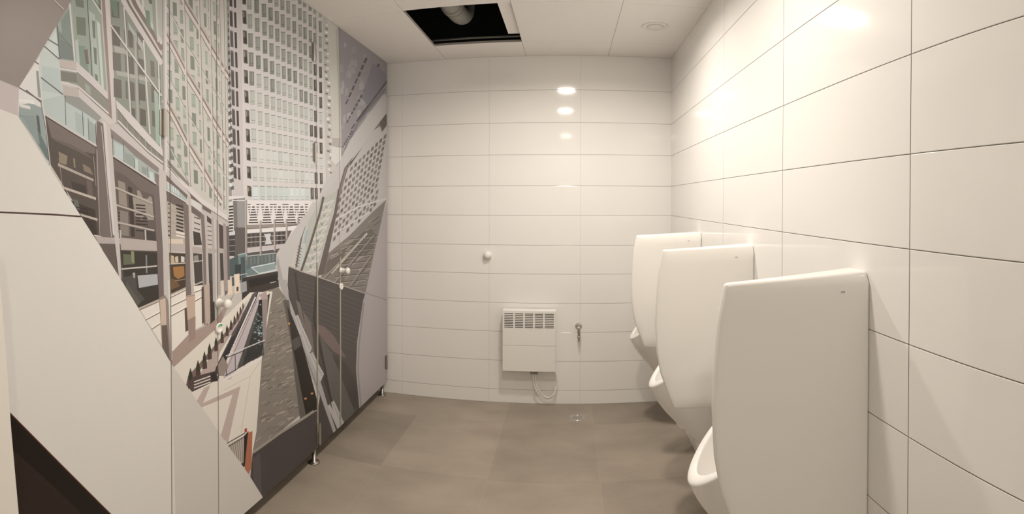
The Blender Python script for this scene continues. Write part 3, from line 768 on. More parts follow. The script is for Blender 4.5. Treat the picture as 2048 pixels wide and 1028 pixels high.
P((142, 136, 118), (154, 147), (181, 170), (220, 206), (222, 228), (190, 204), (155, 170)); P((160, 160, 142), (170, 166), (180, 174), (182, 190), (171, 182))
Ln((214, 198, 184), 4, (122, 164), (156, 173), (190, 203), (224, 233)); Ln((90, 76, 66), 1.3, (156, 176), (190, 206), (224, 236.5))
P((206, 190, 176), (124, 170), (157, 177), (190, 207), (224, 238), (228, 248), (218, 248), (158, 194), (127, 190)); P((190, 174, 158), (125, 171), (157, 177), (158, 193), (127, 190))
P((196, 176, 162), (118, 118), (150, 123), (153, 140), (120, 134)); Ln((212, 198, 184), 4, (118, 137), (154, 143)); P((126, 120, 104), (121, 142), (153, 147), (155, 166), (122, 162)); Ln((212, 196, 182), 3.6, (122, 166), (156, 173))
# big mullion between the panes
P((152, 128, 114), (200, -30), (210, -30), (224, 236), (218, 232)); Ln((196, 180, 168), 2.4, (201, -20), (206, 60), (216, 196)); P((206, 190, 175), (208, -30), (218, -30), (233, 245), (225, 247)); Ln((150, 132, 118), 1.0, (219, -10), (234, 240))
# second set of panes
P((140, 140, 122), (218, -30), (238, -30), (252, 20), (288, 82), (322, 134), (324, 300), (232, 202))
for (xa, xb, y0s) in ((222, 238, ((0, 34), (50, 90), (104, 140), (156, 194))), (246, 250, ((8, 40), (58, 84), (108, 142), (160, 196))), (254, 264, ((60, 94), (112, 147), (162, 200), (214, 240))), (273, 285, ((64, 98), (116, 148), (166, 200), (216, 250))), (297, 305, ((120, 152), (170, 204), (220, 252))), (310, 316, ((126, 156), (176, 208), (268, 288)))):
    for (a, b) in y0s:
        P(jit((112, 102, 88), 8), (xa + a * .03, a), (xb + a * .03, a + 4), (xb + b * .03, b + 3), (xa + b * .03, b), split=False)
P((112, 128, 102), (220, 0), (234, 2), (236, 36), (228, 30)); P((172, 166, 148), (228, 91), (250, 98), (252, 108), (230, 104)); P((170, 162, 146), (232, 141), (262, 148), (300, 158), (300, 164), (234, 150))
P((160, 174, 150), (308, 180), (316, 188), (322, 292), (312, 284)); P((176, 174, 156), (256, 44), (286, 88), (286, 104), (258, 56)); P((168, 160, 144), (268, 66), (272, 70), (278, 248), (274, 246))
Ln((206, 192, 176), 3, (248, 14), (254, 100), (262, 236)); Ln((206, 192, 176), 3, (287, 80), (292, 160), (300, 268)); Ln((84, 76, 66), 1, (250.5, 20), (264, 236)); Ln((84, 76, 66), 1, (274, 60), (279, 210))
Ln((210, 196, 180), 3.4, (221, 50), (255, 98), (290, 146), (323, 192)); Ln((80, 72, 62), 1.2, (221, 53.5), (255, 101.5), (290, 149.5), (323, 195))
Ln((206, 198, 184), 2.6, (317, 126), (322, 300))
for w_, c_, off in ((9, (206, 190, 176), 0), (3, (120, 96, 84), 8), (4, (204, 186, 172), 13), (8, (132, 112, 98), 20), (7, (206, 190, 176), 28)):
    Ln(c_, w_, (236 + off, -22), (252 + off, 12), (288 + off, 70), (324, 128 - off * 1.45))
P((176, 172, 154), (272, -30), (326, -30), (326, 84), (296, 32)); P((118, 136, 110), (290, 20), (299, 22), (302, 58), (294, 52)); P((110, 108, 92), (296, -10), (304, -10), (306, 10), (298, 6)); P((150, 152, 132), (303, -10), (312, -5), (316, 80), (307, 62)); Ln((206, 192, 176), 4, (284, -20), (287, 26)); Ln((204, 190, 174), 3, (311, -20), (316, 84))
P((210, 194, 180), (232, 200), (262, 228), (300, 272), (325, 299), (326, 313), (298, 288), (258, 246), (234, 216)); Ln((114, 98, 86), 1.4, (235, 218), (258, 248), (298, 290), (326, 315))
P((136, 128, 112), (235, 219), (258, 249), (298, 291), (326, 316), (326, 330), (296, 306), (258, 266), (236, 240)); 
for k in range(7): Ln(jit((160, 150, 134), 8), 1.2, (242 + k * 12, 230 + k * 12), (243 + k * 12, 246 + k * 12))
Ln((212, 196, 182), 3.4, (236, 241), (262, 268), (296, 302), (327, 326)); Ln((92, 78, 68), 1.3, (236, 244.5), (262, 271.5), (296, 305), (327, 329))
P((200, 184, 170), (224, 246), (236, 248), (262, 274), (296, 308), (327, 331), (328, 341), (320, 338), (266, 294), (222, 258))
# narrower bays towards the corner: tower reflections
def bay(x0, x1, ytop, ybot0, ybot1, lean, rows, cw):
    n = max(1, int(round((x1 - x0) / cw)))
    for i in range(n):
        for k in range(rows):
            xa = lerp(x0, x1, (i + .22) / n); xb = lerp(x0, x1, (i + .80) / n)
            yb = lerp(ybot0, ybot1, (i + .5) / n) - 34 - k * 38; 
            if yb < -40: continue
            sh = (yb - 200) * lean
            c = jit((156, 160, 140) if (i + k) % 3 else (132, 134, 116), 10)
            P(c, (xa + sh, yb), (xb + sh, yb + 3), (xb + sh + .8, yb + 29), (xa + sh + .8, yb + 27), split=False)
            Ln((112, 106, 92), 1, (xa + sh, yb), (xb + sh, yb + 3)); Ln((120, 114, 100), .9, (xa + sh + 1, yb + 22), (xb + sh, yb + 24))
bay(334, 376, 0, 318, 366, .03, 11, 14)
bay(380, 408, 0, 366, 396, .03, 12, 13)
bay(411, 428, 0, 398, 414, .03, 12, 10)
bay(430, 446, 0, 414, 428, .03, 12, 10)
for k in range(5):
    y = -70 + k * 135
    # sloping floor bands with their brown shadow gap
    pts = [(326, y + 0), (352, y + 48), (372, y + 88), (404, y + 140), (430, y + 186), (455, y + 226)]
    lim = lambda a: 300 + (a - 326) * 1.42 if a < 380 else 376 + (a - 380) * 0.70
    fine = [(lerp(p_[0], q_[0], t / 6), lerp(p_[1], q_[1], t / 6)) for p_, q_ in zip(pts, pts[1:]) for t in range(7)]
    pts = [p_ for p_ in fine if p_[1] < lim(p_[0]) - 10]
    if len(pts) < 2: continue
    Ln((208, 192, 176), 7, *pts); Ln((142, 116, 100), 3, *[(a + 2.5, b - 6) for a, b in pts]); Ln((110, 90, 78), 1.4, *[(a, b + 4.5) for a, b in pts])
    Ln((190, 172, 156), 3, *[(a + 3, b - 12) for a, b in pts])
    q2 = [(a, b + 68) for a, b in pts if b + 70 < lim(a)]
    Ln((120, 116, 102), 1.8, *q2); Ln((204, 194, 178), 1.6, *[(a, b + 2) for a, b in q2])
for (xt, xb, w_) in ((366, 379, 3), (396, 408, 3), (418, 427, 2.4), (437, 446, 2), (446, 452, 1.8)):
    Ln((204, 188, 172), w_, (xt, -20), ((xt + xb) / 2, 180), (xb, 384 if xb < 420 else 420)); Ln((140, 122, 108), 1.1, (xt + w_ * .8, -20), ((xt + xb) / 2 + w_ * .8, 180), (xb + w_ * .8, 384 if xb < 420 else 420))
P((210, 194, 180), (326, 306), (352, 336), (380, 372), (404, 396), (455, 432), (456, 442), (404, 408), (380, 386), (352, 350), (328, 322)); Ln((120, 102, 90), 1.5, (328, 323), (352, 351), (380, 387), (404, 409), (456, 443))
P((134, 124, 108), (335, 318), (356, 342), (378, 366), (379, 374), (354, 350), (335, 328)); Ln((214, 198, 184), 2.6, (330, 330), (354, 356), (382, 386), (410, 408)); P((196, 180, 166), (328, 333), (352, 358), (380, 388), (382, 396), (350, 368), (328, 344))
P((186, 168, 154), (325, -30), (332, -30), (334, 345), (327, 342)); P((210, 196, 182), (329, -30), (333, -30), (335, 345), (331, 344)); Ln((116, 100, 90), 1, (325, -20), (327, 340))

CITY_END = len(PIC)
# --- big plain shapes in front of the city
P((141, 126, 113), (-60, -90), (205, -90), (145, -3), (112, 53), (38, 175), (-60, 140)); Ln((196, 184, 172), 1.6, (106, -2), (128, 19)); Ln((90, 78, 70), 1, (106, 0), (127, 21))
P((190, 172, 161), (-60, 132), (0, 160), (38, 176), (36, 233), (0, 218), (-60, 200)); Ln((160, 142, 132), 1.5, (-20, 152), (0, 160), (38, 176))
P((214, 201, 184), (-60, 200), (0, 218), (36, 232), (100, 336), (163, 434), (240, 556), (345, 731), (443, 873), (497, 948), (531, 1003), (480, 1060), (300, 1100), (-60, 1100))
P((200, 186, 168), (343, 728), (345, 731), (443, 873), (497, 948), (531, 1003), (490, 1040), (352, 1060))
P((72, 52, 42), (-60, 421.6), (0, 422.8), (100, 427), (161, 431.4), (163.4, 434.8), (100, 430.6), (0, 426.2), (-60, 425))
P((28, 19, 14), (-60, 750), (22, 828), (120, 927), (222, 1029), (300, 1110), (-60, 1110)); P((44, 31, 24), (-60, 850), (32, 905), (110, 975), (165, 1029), (240, 1110), (-60, 1110)); Ln((84, 48, 32), 2.4, (-60, 749), (22, 828), (120, 927), (222, 1029), (300, 1110))

INKED = []
for k_, (c, pts) in enumerate(PIC):
    if k_ < CITY_END:
        g_ = 0.3 * c[0] + 0.59 * c[1] + 0.11 * c[2]; q_ = 0.42 if c[2] > c[0] - 4 else 0.16
        c = tuple(lerp(c[i], g_ * (1.045, 1.0, 0.93)[i], q_) for i in range(3))
    l = lin(c); INKED.append((tuple(min(0.9, l[i] / INK_GAIN[i] * (0.84 if k_ < CITY_END else 0.93)) for i in range(3)), pts))


def front_xy(s):
    return lx(s)


def printed_panel(name, s0, s1, z0, z1, parent=None, thick=0.018):
    """a board in the plane of the cubicle fronts carrying its share of the picture"""
    verts, faces, cols = [Vector((s0, z0)), Vector((s1, z0)), Vector((s1, z1)), Vector((s0, z1))], [[0, 1, 2, 3]], [(0.55, 0.5, 0.42)]
    for c, pts in INKED:
        xs = [p[0] for p in pts]; ys = [p[1] for p in pts]
        if max(xs) < s0 or min(xs) > s1 or max(ys) < z0 or min(ys) > z1: continue
        # clip to the board
        poly = pts
        for ax, lim, sg in ((0, s0, 1), (0, s1, -1), (1, z0, 1), (1, z1, -1)):
            out = []
            for i in range(len(poly)):
                a, b = poly[i], poly[(i + 1) % len(poly)]
                da, db = (a[ax] - lim) * sg, (b[ax] - lim) * sg
                if da >= 0: out.append(a)
                if (da >= 0) != (db >= 0):
                    t = da / (da - db); out.append((a[0] + (b[0] - a[0]) * t, a[1] + (b[1] - a[1]) * t))
            poly = out
            if len(poly) < 3: break
        if len(poly) < 3: continue
        ar = sum(poly[i][0] * poly[(i + 1) % len(poly)][1] - poly[(i + 1) % len(poly)][0] * poly[i][1] for i in range(len(poly)))
        if abs(ar) < 2e-8: continue
        if ar < 0: poly = poly[::-1]
        n0 = len(verts); verts += [Vector(p) for p in poly]; faces.append(list(range(n0, n0 + len(poly)))); cols.append(c)
    vo, _, fo, _, _, of = delaunay_2d_cdt(verts, [], faces, 1, 1e-5)
    # every little piece takes the ink of the topmost outline it lies in
    V_ = np.array([(v.x, v.y) for v in vo])
    F_ = [f for f in fo if len(f) == 3]
    cen = V_[np.array(F_)].mean(axis=1)
    top_ = np.zeros(len(F_), int)
    for k in range(1, len(faces)):
        q = np.array([(verts[i].x, verts[i].y) for i in faces[k]])
        idx = np.nonzero((cen[:, 0] >= q[:, 0].min()) & (cen[:, 0] <= q[:, 0].max()) & (cen[:, 1] >= q[:, 1].min()) & (cen[:, 1] <= q[:, 1].max()))[0]
        if not len(idx): continue
        px_, py_ = cen[idx, 0], cen[idx, 1]; ins = np.zeros(len(idx), bool)
        for i in range(len(q)):
            x1, y1 = q[i]; x2, y2 = q[(i + 1) % len(q)]
            if y1 == y2: continue
            ins ^= ((y1 > py_) != (y2 > py_)) & (px_ < (x2 - x1) * (py_ - y1) / (y2 - y1) + x1)
        top_[idx[ins]] = k
    bm = bmesh.new(); lay = bm.loops.layers.float_color.new('ink')
    org = Vector((front_xy(s0), s0, z0)) if parent is None else Vector(parent.location)
    def W(s, z, d=0.0): return Vector((front_xy(s) + d, s, z)) - org
    bv = [bm.verts.new(W(v.x, v.y)) for v in vo]
    for f, o in zip(F_, top_):
        if o == 0 and not (s0 <= cen[0][0] <= s1): continue
        try: fc = bm.faces.new([bv[i] for i in f])
        except ValueError: continue
        if fc.normal.x < 0 or True:
            c = cols[o]
            for l in fc.loops: l[lay] = (*c, 1)
    # back and edges of the board
    bw = [bm.verts.new(W(s, z, d)) for d in (-0.0004, -thick) for s, z in ((s0, z0), (s1, z0), (s1, z1), (s0, z1))]
    for f in ((4, 7, 6, 5), (0, 4, 5, 1), (1, 5, 6, 2), (2, 6, 7, 3), (3, 7, 4, 0)):
        bm.faces.new([bw[i] for i in f]).material_index = 1
    bm.normal_update()
    for f in bm.faces:
        if f.material_index == 0 and f.normal.x < 0: f.normal_flip()
    me = bpy.data.meshes.new(name); bm.to_mesh(me); bm.free()
    me.materials.append(M['print']); me.materials.append(M['core'])
    o = bpy.data.objects.new(name, me); C.objects.link(o)
    if parent is not None: o.parent = parent
    else: o.location = org
    return o


def s_at(px): return on_front(px, 500)[0]


ZB = 0.115
S_C, S_A0, S_A1, S_B0, S_B1 = s_at(341), s_at(435), s_at(633), s_at(679), D - 0.035
TOP = CEIL - 0.002
G = 0.0022
Y_END = -0.2


def hinge(parent, s, z, h=0.12, nm='hinge'):
    loc = Vector((lx(s), s, z)) - Vector(parent.location)
    bm = lathe([(0, -h / 2), (0.008, -h / 2), (0.008, h / 2), (0, h / 2)], n=16)
    bmesh.ops.translate(bm, verts=bm.verts, vec=(0.008, 0, 0))
    box(bm, (0.0, -0.02, -h / 2 + .005), (0.003, 0.02, h / 2 - .005))
    return obj(nm, bm, M['steel'], parent, loc=loc)


def knob(parent, s, z):
    loc = Vector((lx(s), s, z)) - Vector(parent.location)
    o = obj('door_knob', lathe([(0.0, 0.0005), (0.022, 0.0005), (0.022, 0.005), (0.017, 0.008), (0.016, 0.036), (0.019, 0.040), (0.0225, 0.044), (0.0225, 0.052), (0.019, 0.057), (0.0, 0.058)], axis='X', n=32), M['plastic'], parent, smooth=True, loc=loc)
    return o


def lock(parent, s, z, mark):
    loc = Vector((lx(s), s, z)) - Vector(parent.location)
    o = obj('lock_indicator', lathe([(0.0, 0.0005), (0.0235, 0.0005), (0.0245, 0.006), (0.021, 0.010), (0.014, 0.0095), (0.012, 0.0075), (0.0, 0.0075)], axis='X', n=32), M['plastic'], parent, smooth=True, loc=loc)
    if mark:
        bm = bmesh.new(); ring = []
        for k in range(9):
            a = math.radians(35 + k * 110 / 8)
            ring.append(((0.0108, 0.0105 * math.cos(a), 0.0145 * math.sin(a)), (0.0112, 0.0195 * math.cos(a), 0.0205 * math.sin(a))))
        vv = [[bm.verts.new(p) for p in r_] for r_ in ring]
        for a, b in zip(vv, vv[1:]): bm.faces.new((a[0], a[1], b[1], b[0]))
        obj('vacant_mark', bm, M['green'], o)
    return o


def foot(parent, s, z, r=0.012):
    loc = Vector((lx(s) - 0.035, s, 0)) - Vector(parent.location)
    return obj('support_leg', lathe([(0.0, 0.0), (0.034, 0.0), (0.034, 0.004), (0.028, 0.009), (r, 0.011), (r, z + .0), (0, z + .0)], n=24), mat('leg_metal', (0.30, 0.28, 0.26), 0.35, metal=1.0), parent, smooth=True, loc=loc)


# printed door, far cubicle
e = empty('toilet_cubicle_front', (lx(S_B0), S_B0, ZB)); e0 = e
tag(e, 'printed cubicle door next to the back wall showing the dark glass nose of a building', 'door', kind='thing')
printed_panel('door_leaf', S_B0 + G, S_B1, ZB, TOP, e)
knob(e, s_at(681), on_front(681, 541)[1]); lock(e, s_at(681), on_front(681, 573)[1], False)
hinge(e, D - 0.07, on_front(773, 723)[1])
foot(e, D - 0.06, ZB)
bm = bmesh.new(); box(bm, (0.0003, 0.0, 0.0), (0.003, 0.0115, 1.19)); obj('edge_profile', bm, M['alu'], e, loc=(0, G, 0))
# printed door, middle cubicle
e = empty('toilet_cubicle_front', (lx(S_A0), S_A0, ZB))
tag(e, 'printed cubicle door showing the white office tower, canal and pavement, with a white round knob', 'door', kind='thing')
printed_panel('door_leaf', S_A0 + G, S_A1 - G, ZB, TOP, e)
knob(e, s_at(436), on_front(436, 606)[1]); lock(e, s_at(436), on_front(436, 656)[1], True)
hinge(e, s_at(627), on_front(622, 102)[1]); hinge(e, s_at(629), on_front(625, 304)[1]); 
# fixed boards
e = empty('cubicle_pilaster', (lx(S_A1), S_A1, ZB))
tag(e, 'narrow fixed printed board between the two farther cubicle doors', 'partition board', 'fixed printed boards')
printed_panel('board', S_A1 + G, S_B0 - G, ZB, TOP, e); foot(e, S_A1 - 0.0 + 0.03, ZB); hinge(e, s_at(636), on_front(638, 866)[1], .14)
bm = bmesh.new(); box(bm, (0.0003, 0.0, 0.10), (0.003, 0.0105, 1.19)); obj('edge_profile', bm, M['alu'], e, loc=(0, G, 0))
e = empty('cubicle_pilaster', (lx(S_C), S_C, ZB))
tag(e, 'narrow fixed printed board between the near and middle cubicle doors, showing street columns', 'partition board', 'fixed printed boards')
printed_panel('board', S_C + G, S_A0 - G, ZB, TOP, e); foot(e, (S_C + S_A0) / 2, ZB)
# near door
e = empty('toilet_cubicle_front', (lx(S_C), S_C, ZB))
tag(e, 'printed cubicle door nearest the camera with a large plain beige area and glass facade', 'door', kind='thing')
printed_panel('door_leaf', Y_END, S_C - G, ZB, TOP, e)
hinge(e, s_at(328), on_front(327, 246)[1], 0.115)

# white board edge at the far left, close to the camera
bm = bmesh.new()
def at_dist(px, py, s):
    """point on the upright plane Y-distance s in front of the cubicle fronts, seen at px, py"""
    u = (px - X0) / FX; v = (YC - py) / FY
    d = cam_to_world(math.sin(u), math.cos(u), v)
    t = (lx(0.6) + s) / d.x
    return Vector((d.x * t, d.y * t, CZ + d.z * t))
e_ = [at_dist(-6, 500, 0.04), at_dist(0, 560, 0.04), at_dist(12, 700, 0.04), at_dist(23, 860, 0.04), at_dist(38, 1028, 0.04)]
bot = e_[-1] + (e_[-1] - e_[-2]) * 0.35
X_ = e_[0].x
outl = [(p.y, p.z) for p in e_] + [(bot.y, 0.0), (-0.15, 0.0), (-0.15, e_[0].z)]
va = [bm.verts.new((X_, y, z)) for y, z in outl]; vb = [bm.verts.new((X_ - 0.03, y, z)) for y, z in outl]
bm.faces.new(va); bm.faces.new(vb[::-1])
for k in range(len(va)): bm.faces.new((va[k], va[(k + 1) % len(va)], vb[(k + 1) % len(va)], vb[k]))
o = obj('side_board', bm, M['board'], bevel=0.002)
tag(o, 'plain white board edge in front of the printed cubicle front, closest to the camera', 'board')

# ------------------------------------------------------------------ urinal screens
def letter_shapes(h):
    """outlines of the four block letters of the maker's mark, x to the right, y up"""
    s = h; t = h * 0.2; r = []
    def bar(a, b, w=t):
        a, b = Vector(a), Vector(b); d = (b - a).normalized(); n = Vector((-d.y, d.x)) * w / 2
        r.append([a + n, b + n, b - n, a - n])
    def ring(cx, w):
        pts = []
        n = 20
        for k in range(n):
            a0, a1 = 2 * PI * k / n, 2 * PI * (k + 1) / n
            def q(a, f): return Vector((cx + math.copysign(abs(math.cos(a)) ** .6, math.cos(a)) * (w / 2 - f), s / 2 + math.copysign(abs(math.sin(a)) ** .6, math.sin(a)) * (s / 2 - f)))
            r.append([q(a0, 0), q(a1, 0), q(a1, t), q(a0, t)])
    bar((t / 2, 0), (t / 2, s)); bar((t * .8, s * .45), (s * .8, s * .98), t * .9); bar((t * 1.2, s * .55), (s * .82, 0.02 * s), t * .9)
    ring(s * 1.55, s * 1.15)
    bar((s * 2.3, 0), (s * 2.3, s)); bar((s * 2.2, t / 2), (s * 2.85, t / 2))
    ring(s * 3.4, s * 1.15)
    return r


def make_screen(label, yc):
    """ceramic screen: wide at the wall, narrow at the free edge; local -X points away from the wall"""
    t = empty('urinal_screen', (rx(yc), yc, 0.0), RYAW); tag(t, label, 'urinal divider', 'white screens between the urinals')
    zt, zb = 1.498, 0.742
    prof = []                                 # depth of the free edge against height
    for z, d in ((zt, 0.368), (1.40, 0.384), (1.28, 0.393), (1.15, 0.397), (1.02, 0.391), (0.92, 0.376), (0.84, 0.352), (zb, 0.322)):
        prof.append((z, d))
    nz, nd = 22, 14
    bm = bmesh.new(); G_ = {}
    def edge(z):
        for (za, da), (zb_, db) in zip(prof, prof[1:]):
            if zb_ <= z <= za: return lerp(da, db, (za - z) / (za - zb_))
        return prof[-1][1]
    for side in (-1, 1):
        for i in range(nz + 1):
            z = lerp(zt, zb, i / nz)
            for j in range(nd + 1):
                f = j / nd; dep = edge(z) * f
                half = lerp(0.058, 0.016, f ** 0.85)
                # round the rim
                rim = min(1.0, (edge(z) - dep) / 0.016, (zt - z) / 0.014 + 0.0, (z - zb) / 0.014)
                hh = half * (0.72 + 0.28 * math.sqrt(max(0, 1 - (1 - max(0, rim)) ** 2)))
                zz = z - 0.020 * f * (1 - i / nz) + 0.014 * f * (i / nz) ** 3
                G_[side, i, j] = bm.verts.new((-max(dep, 0.0026), side * hh, zz))
        for i in range(nz):
            for j in range(nd):
                bm.faces.new((G_[side, i, j], G_[side, i, j + 1], G_[side, i + 1, j + 1], G_[side, i + 1, j]))
    for i in range(nz):
        for j in (0, nd): bm.faces.new((G_[-1, i, j], G_[-1, i + 1, j], G_[1, i + 1, j], G_[1, i, j]))
    for j in range(nd):
        for i in (0, nz): bm.faces.new((G_[-1, i, j], G_[-1, i, j + 1], G_[1, i, j + 1], G_[1, i, j]))
    obj('screen_body', bm, M['screen'], t, bevel=0.009, seg=3)
    # maker's mark near the upper wall corner of the face towards the room
    bm = bmesh.new(); h = 0.0046; x0_ = -0.082; z0_ = 1.440
    f0 = lerp(0.058, 0.016, (0.09 / 0.39) ** 0.85)
    for q in letter_shapes(h):
        v = [bm.verts.new((x0_ + p.x, -f0 - 0.0032 + (0.042 / 0.39) * -0 - (p.x * -0.11), z0_ + p.y)) for p in q]
        bm.faces.new(v)
    obj('logo', bm, M['ink'], t)
    return t


make_screen('white ceramic urinal screen nearest the camera, largest of the row', 1.188)
make_screen('white ceramic urinal screen in the middle of the row', 2.062)
make_screen('white ceramic urinal screen farthest away, next to the back wall', 2.955)


# ------------------------------------------------------------------ urinals
def make_urinal(label, yc):
    t = empty('urinal', (rx(yc), yc, 0.0), RYAW); tag(t, label, 'urinal', 'white wall urinals')
    n = 40
    RT, TIP = 0.045, 0.358
    def rimpt(a, off=0.0):
        """egg shaped outline, a=0 at the tip; depth from the wall, side, height"""
        c = math.cos(a); s = math.sin(a)
        cx = (TIP + RT) / 2; rr = (TIP - RT) / 2 - off
        dep = cx + rr * c
        wid = (0.158 - off) * s * (1 - 0.20 * c) * (1.0 if c < 0 else 1)
        z = 0.690 + (TIP - dep) * 0.95 + 0.02 * (1 - c) * 0
        z += -0.35 * max(0, dep - (TIP - 0.08)) ** 1 * 0.3
        return dep, wid, z
    bm = bmesh.new(); rings = []
    zbot = 0.29
    K = [(1.0, 1.0, 0.0), (0.995, 0.995, 0.012), (0.98, 0.98, 0.04), (0.95, 0.96, 0.11), (0.90, 0.92, 0.20), (0.81, 0.86, 0.33), (0.69, 0.78, 0.47), (0.55, 0.68, 0.61), (0.41, 0.55, 0.76), (0.28, 0.42, 0.88), (0.17, 0.3, 0.96), (0.10, 0.18, 1.0)]
    def add(fn): rings.append([bm.verts.new(fn(2 * PI * k / n)) for k in range(n)])
    for kd, kw, g in reversed(K):
        def fn(a, kd=kd, kw=kw, g=g):
            d, w_, z = rimpt(a)
            back = d < 0.075
            z2 = lerp(z, zbot + 0.0, g)
            dd = d * kd if g < 1 else d * kd
            return (-max(0.0026, dd - (0.045 if d < 0.06 else 0.045 * max(0, (0.12 - d) / 0.06) if d < 0.12 else 0)), w_ * kw, z2)
        add(fn)
    # rolled rim
    for off, dz in ((0.003, 0.005), (0.010, 0.007), (0.024, 0.004), (0.030, 0.000), (0.033, -0.008)):
        def fn(a, off=off, dz=dz):
            d, w_, z = rimpt(a, off); _, _, zr = rimpt(a); return (-d, w_, z + dz)
        add(fn)
    # bowl
    for off, dep_, sh in ((0.035, 0.04, 0.0), (0.042, 0.11, 0.05), (0.055, 0.19, 0.15), (0.08, 0.26, 0.35), (0.115, 0.30, 0.6), (0.14, 0.315, 0.8)):
        def fn(a, off=off, dep_=dep_, sh=sh):
            d, w_, z = rimpt(a, off)
            zf = max(0.43, z - dep_) if sh < .5 else 0.43 + (0.8 - sh) * 0.03
            zf = lerp(z - dep_ * 0.55, zf, min(1, sh * 1.6))
            return (-lerp(d, 0.17, sh * 0.6), w_ * (1 - sh * 0.5), zf)
        add(fn)
    for a, b in zip(rings, rings[1:]):
        for k in range(n): bm.faces.new((a[k], a[(k + 1) % n], b[(k + 1) % n], b[k]))
    bm.faces.new(rings[0]); bm.faces.new(rings[-1][::-1])
    obj('bowl', bm, M['porcelain'], t, smooth=True, sub=1)
    # drain strainer
    obj('strainer', lathe([(0, 0.0), (0.024, 0.0), (0.026, 0.003), (0.012, 0.006), (0, 0.006)], n=20, org=(-0.17, 0, 0.438)), M['chrome'], t, smooth=True)
    return t


make_urinal('white wall urinal nearest the camera, just behind the largest screen', 1.625)
make_urinal('white wall urinal behind the middle screen', 2.51)
make_urinal('white wall urinal in the corner by the back wall, behind the farthest screen', 3.40)

# ------------------------------------------------------------------ heater on the back wall
def on_back(px, py, y=D):
    u = (px - X0) / FX; v = (YC - py) / FY
    d = cam_to_world(math.sin(u), math.cos(u), v); t = y / d.y
    return d.x * t, CZ + d.z * t


HY0, HY1 = D - 0.025, D - 0.105
hx0, hz1 = on_back(1005, 621, HY1); hx1, hz0 = on_back(1111, 744, HY1)
t = empty('wall_heater', ((hx0 + hx1) / 2, D, hz0)); tag(t, 'white electric panel heater with slotted top grille on the back wall', 'heater')
W_, H_ = hx1 - hx0, hz1 - hz0; yb, yf = HY0 - D, HY1 - D
gz0, gz1 = H_ - 0.142, H_ - 0.018
bm = bmesh.new()
box(bm, (-W_ / 2, yb, 0), (W_ / 2, yf + 0.012, gz0)); 
o = obj('casing', bm, M['plastic'], t, bevel=0.004)
bm = bmesh.new(); box(bm, (-W_ / 2, yf + 0.012, 0.0), (W_ / 2, yf, 0.208)); box(bm, (-W_ / 2, yf + 0.012, 0.2105), (W_ / 2, yf, gz0))
obj('front_panel', bm, M['plastic'], t, bevel=0.0015)
bm = bmesh.new()
box(bm, (-W_ / 2, yb, gz0), (-W_ / 2 + 0.012, yf, H_)); box(bm, (W_ / 2 - 0.012, yb, gz0), (W_ / 2, yf, H_)); box(bm, (-W_ / 2 + 0.012, yb, gz1), (W_ / 2 - 0.012, yf, H_))
for k in range(1, 5):
    x = -W_ / 2 + 0.012 + (W_ - 0.024) * k / 5; box(bm, (x - 0.006, yf + 0.004, gz0), (x + 0.006, yf, gz1))
for k in range(10):
    z = lerp(gz0, gz1, k / 9.0) - 0.0035
    box(bm, (-W_ / 2 + 0.012, yf + 0.006, z), (W_ / 2 - 0.012, yf - 0.0004, z + 0.0065))
obj('grille', bm, M['plastic'], t)
obj('inner_core', B(((-W_ / 2 + 0.012, yb, gz0), (W_ / 2 - 0.012, yf + 0.018, gz1))), M['slot'], t)
obj('wall_bracket', B(((-0.10, 0, 0.03), (-0.06, yb, H_ - 0.06)), ((0.06, 0, 0.03), (0.10, yb, H_ - 0.06))), M['steel'], t)
jx0, jz = on_back(1059, 748, D - 0.05); jx1, jz_ = on_back(1078, 757, D - 0.05)
jc = (jx0 + jx1) / 2 - t.location.x
j = obj('cable_box', B(((jc - 0.027, -0.04, -0.034), (jc + 0.027, -0.075, -0.001))), M['duct'], t, bevel=0.003)
cp = [(jc - 0.01, -0.055, -0.03)]
for px, py in ((1068, 768), (1074, 783), (1084, 793), (1096, 797), (1107, 792), (1113, 778), (1114, 762), (1112, 748)):
    x, z = on_back(px, py, D - 0.05); cp.append((x - t.location.x, -0.05 + (0.0 if px < 1110 else 0.02), z - t.location.z))
cp.append((cp[-1][0] - 0.02, -0.012, cp[-1][2] + 0.06))
obj('cable', tube(smooth_path(cp), 0.0052, 10), M['plastic'], t, smooth=True)
cp2 = [(jc + 0.008, -0.055, -0.03)] + [(p[0] + (0.016 if i < 3 else 0.0), p[1] - 0.009, p[2] + 0.011 * (1 if i > 0 else 0)) for i, p in enumerate(cp[1:4])] + [(p[0] - 0.004, p[1] - 0.009, p[2] + 0.010) for p in cp[4:7]]
obj('cable', tube(smooth_path(cp2), 0.0040, 8), M['plastic'], t, smooth=True)

# white door stop ball high on the back wall
x, z = on_back(976, 510)
t = empty('wall_stop', (x, D, z)); tag(t, 'small round white door stop fixed to the back wall above the heater', 'door stop')
obj('ball', lathe([(0, -0.046), (0.010, -0.0455), (0.020, -0.042), (0.028, -0.033), (0.0315, -0.022), (0.029, -0.010), (0.024, -0.003), (0.0, -0.003)], axis='Y', n=32), M['plastic'], t, smooth=True)
obj('base_plate', lathe([(0, -0.003), (0.025, -0.003), (0.026, 0.0), (0, 0.0)], axis='Y', n=32), M['plastic'], t, smooth=True)

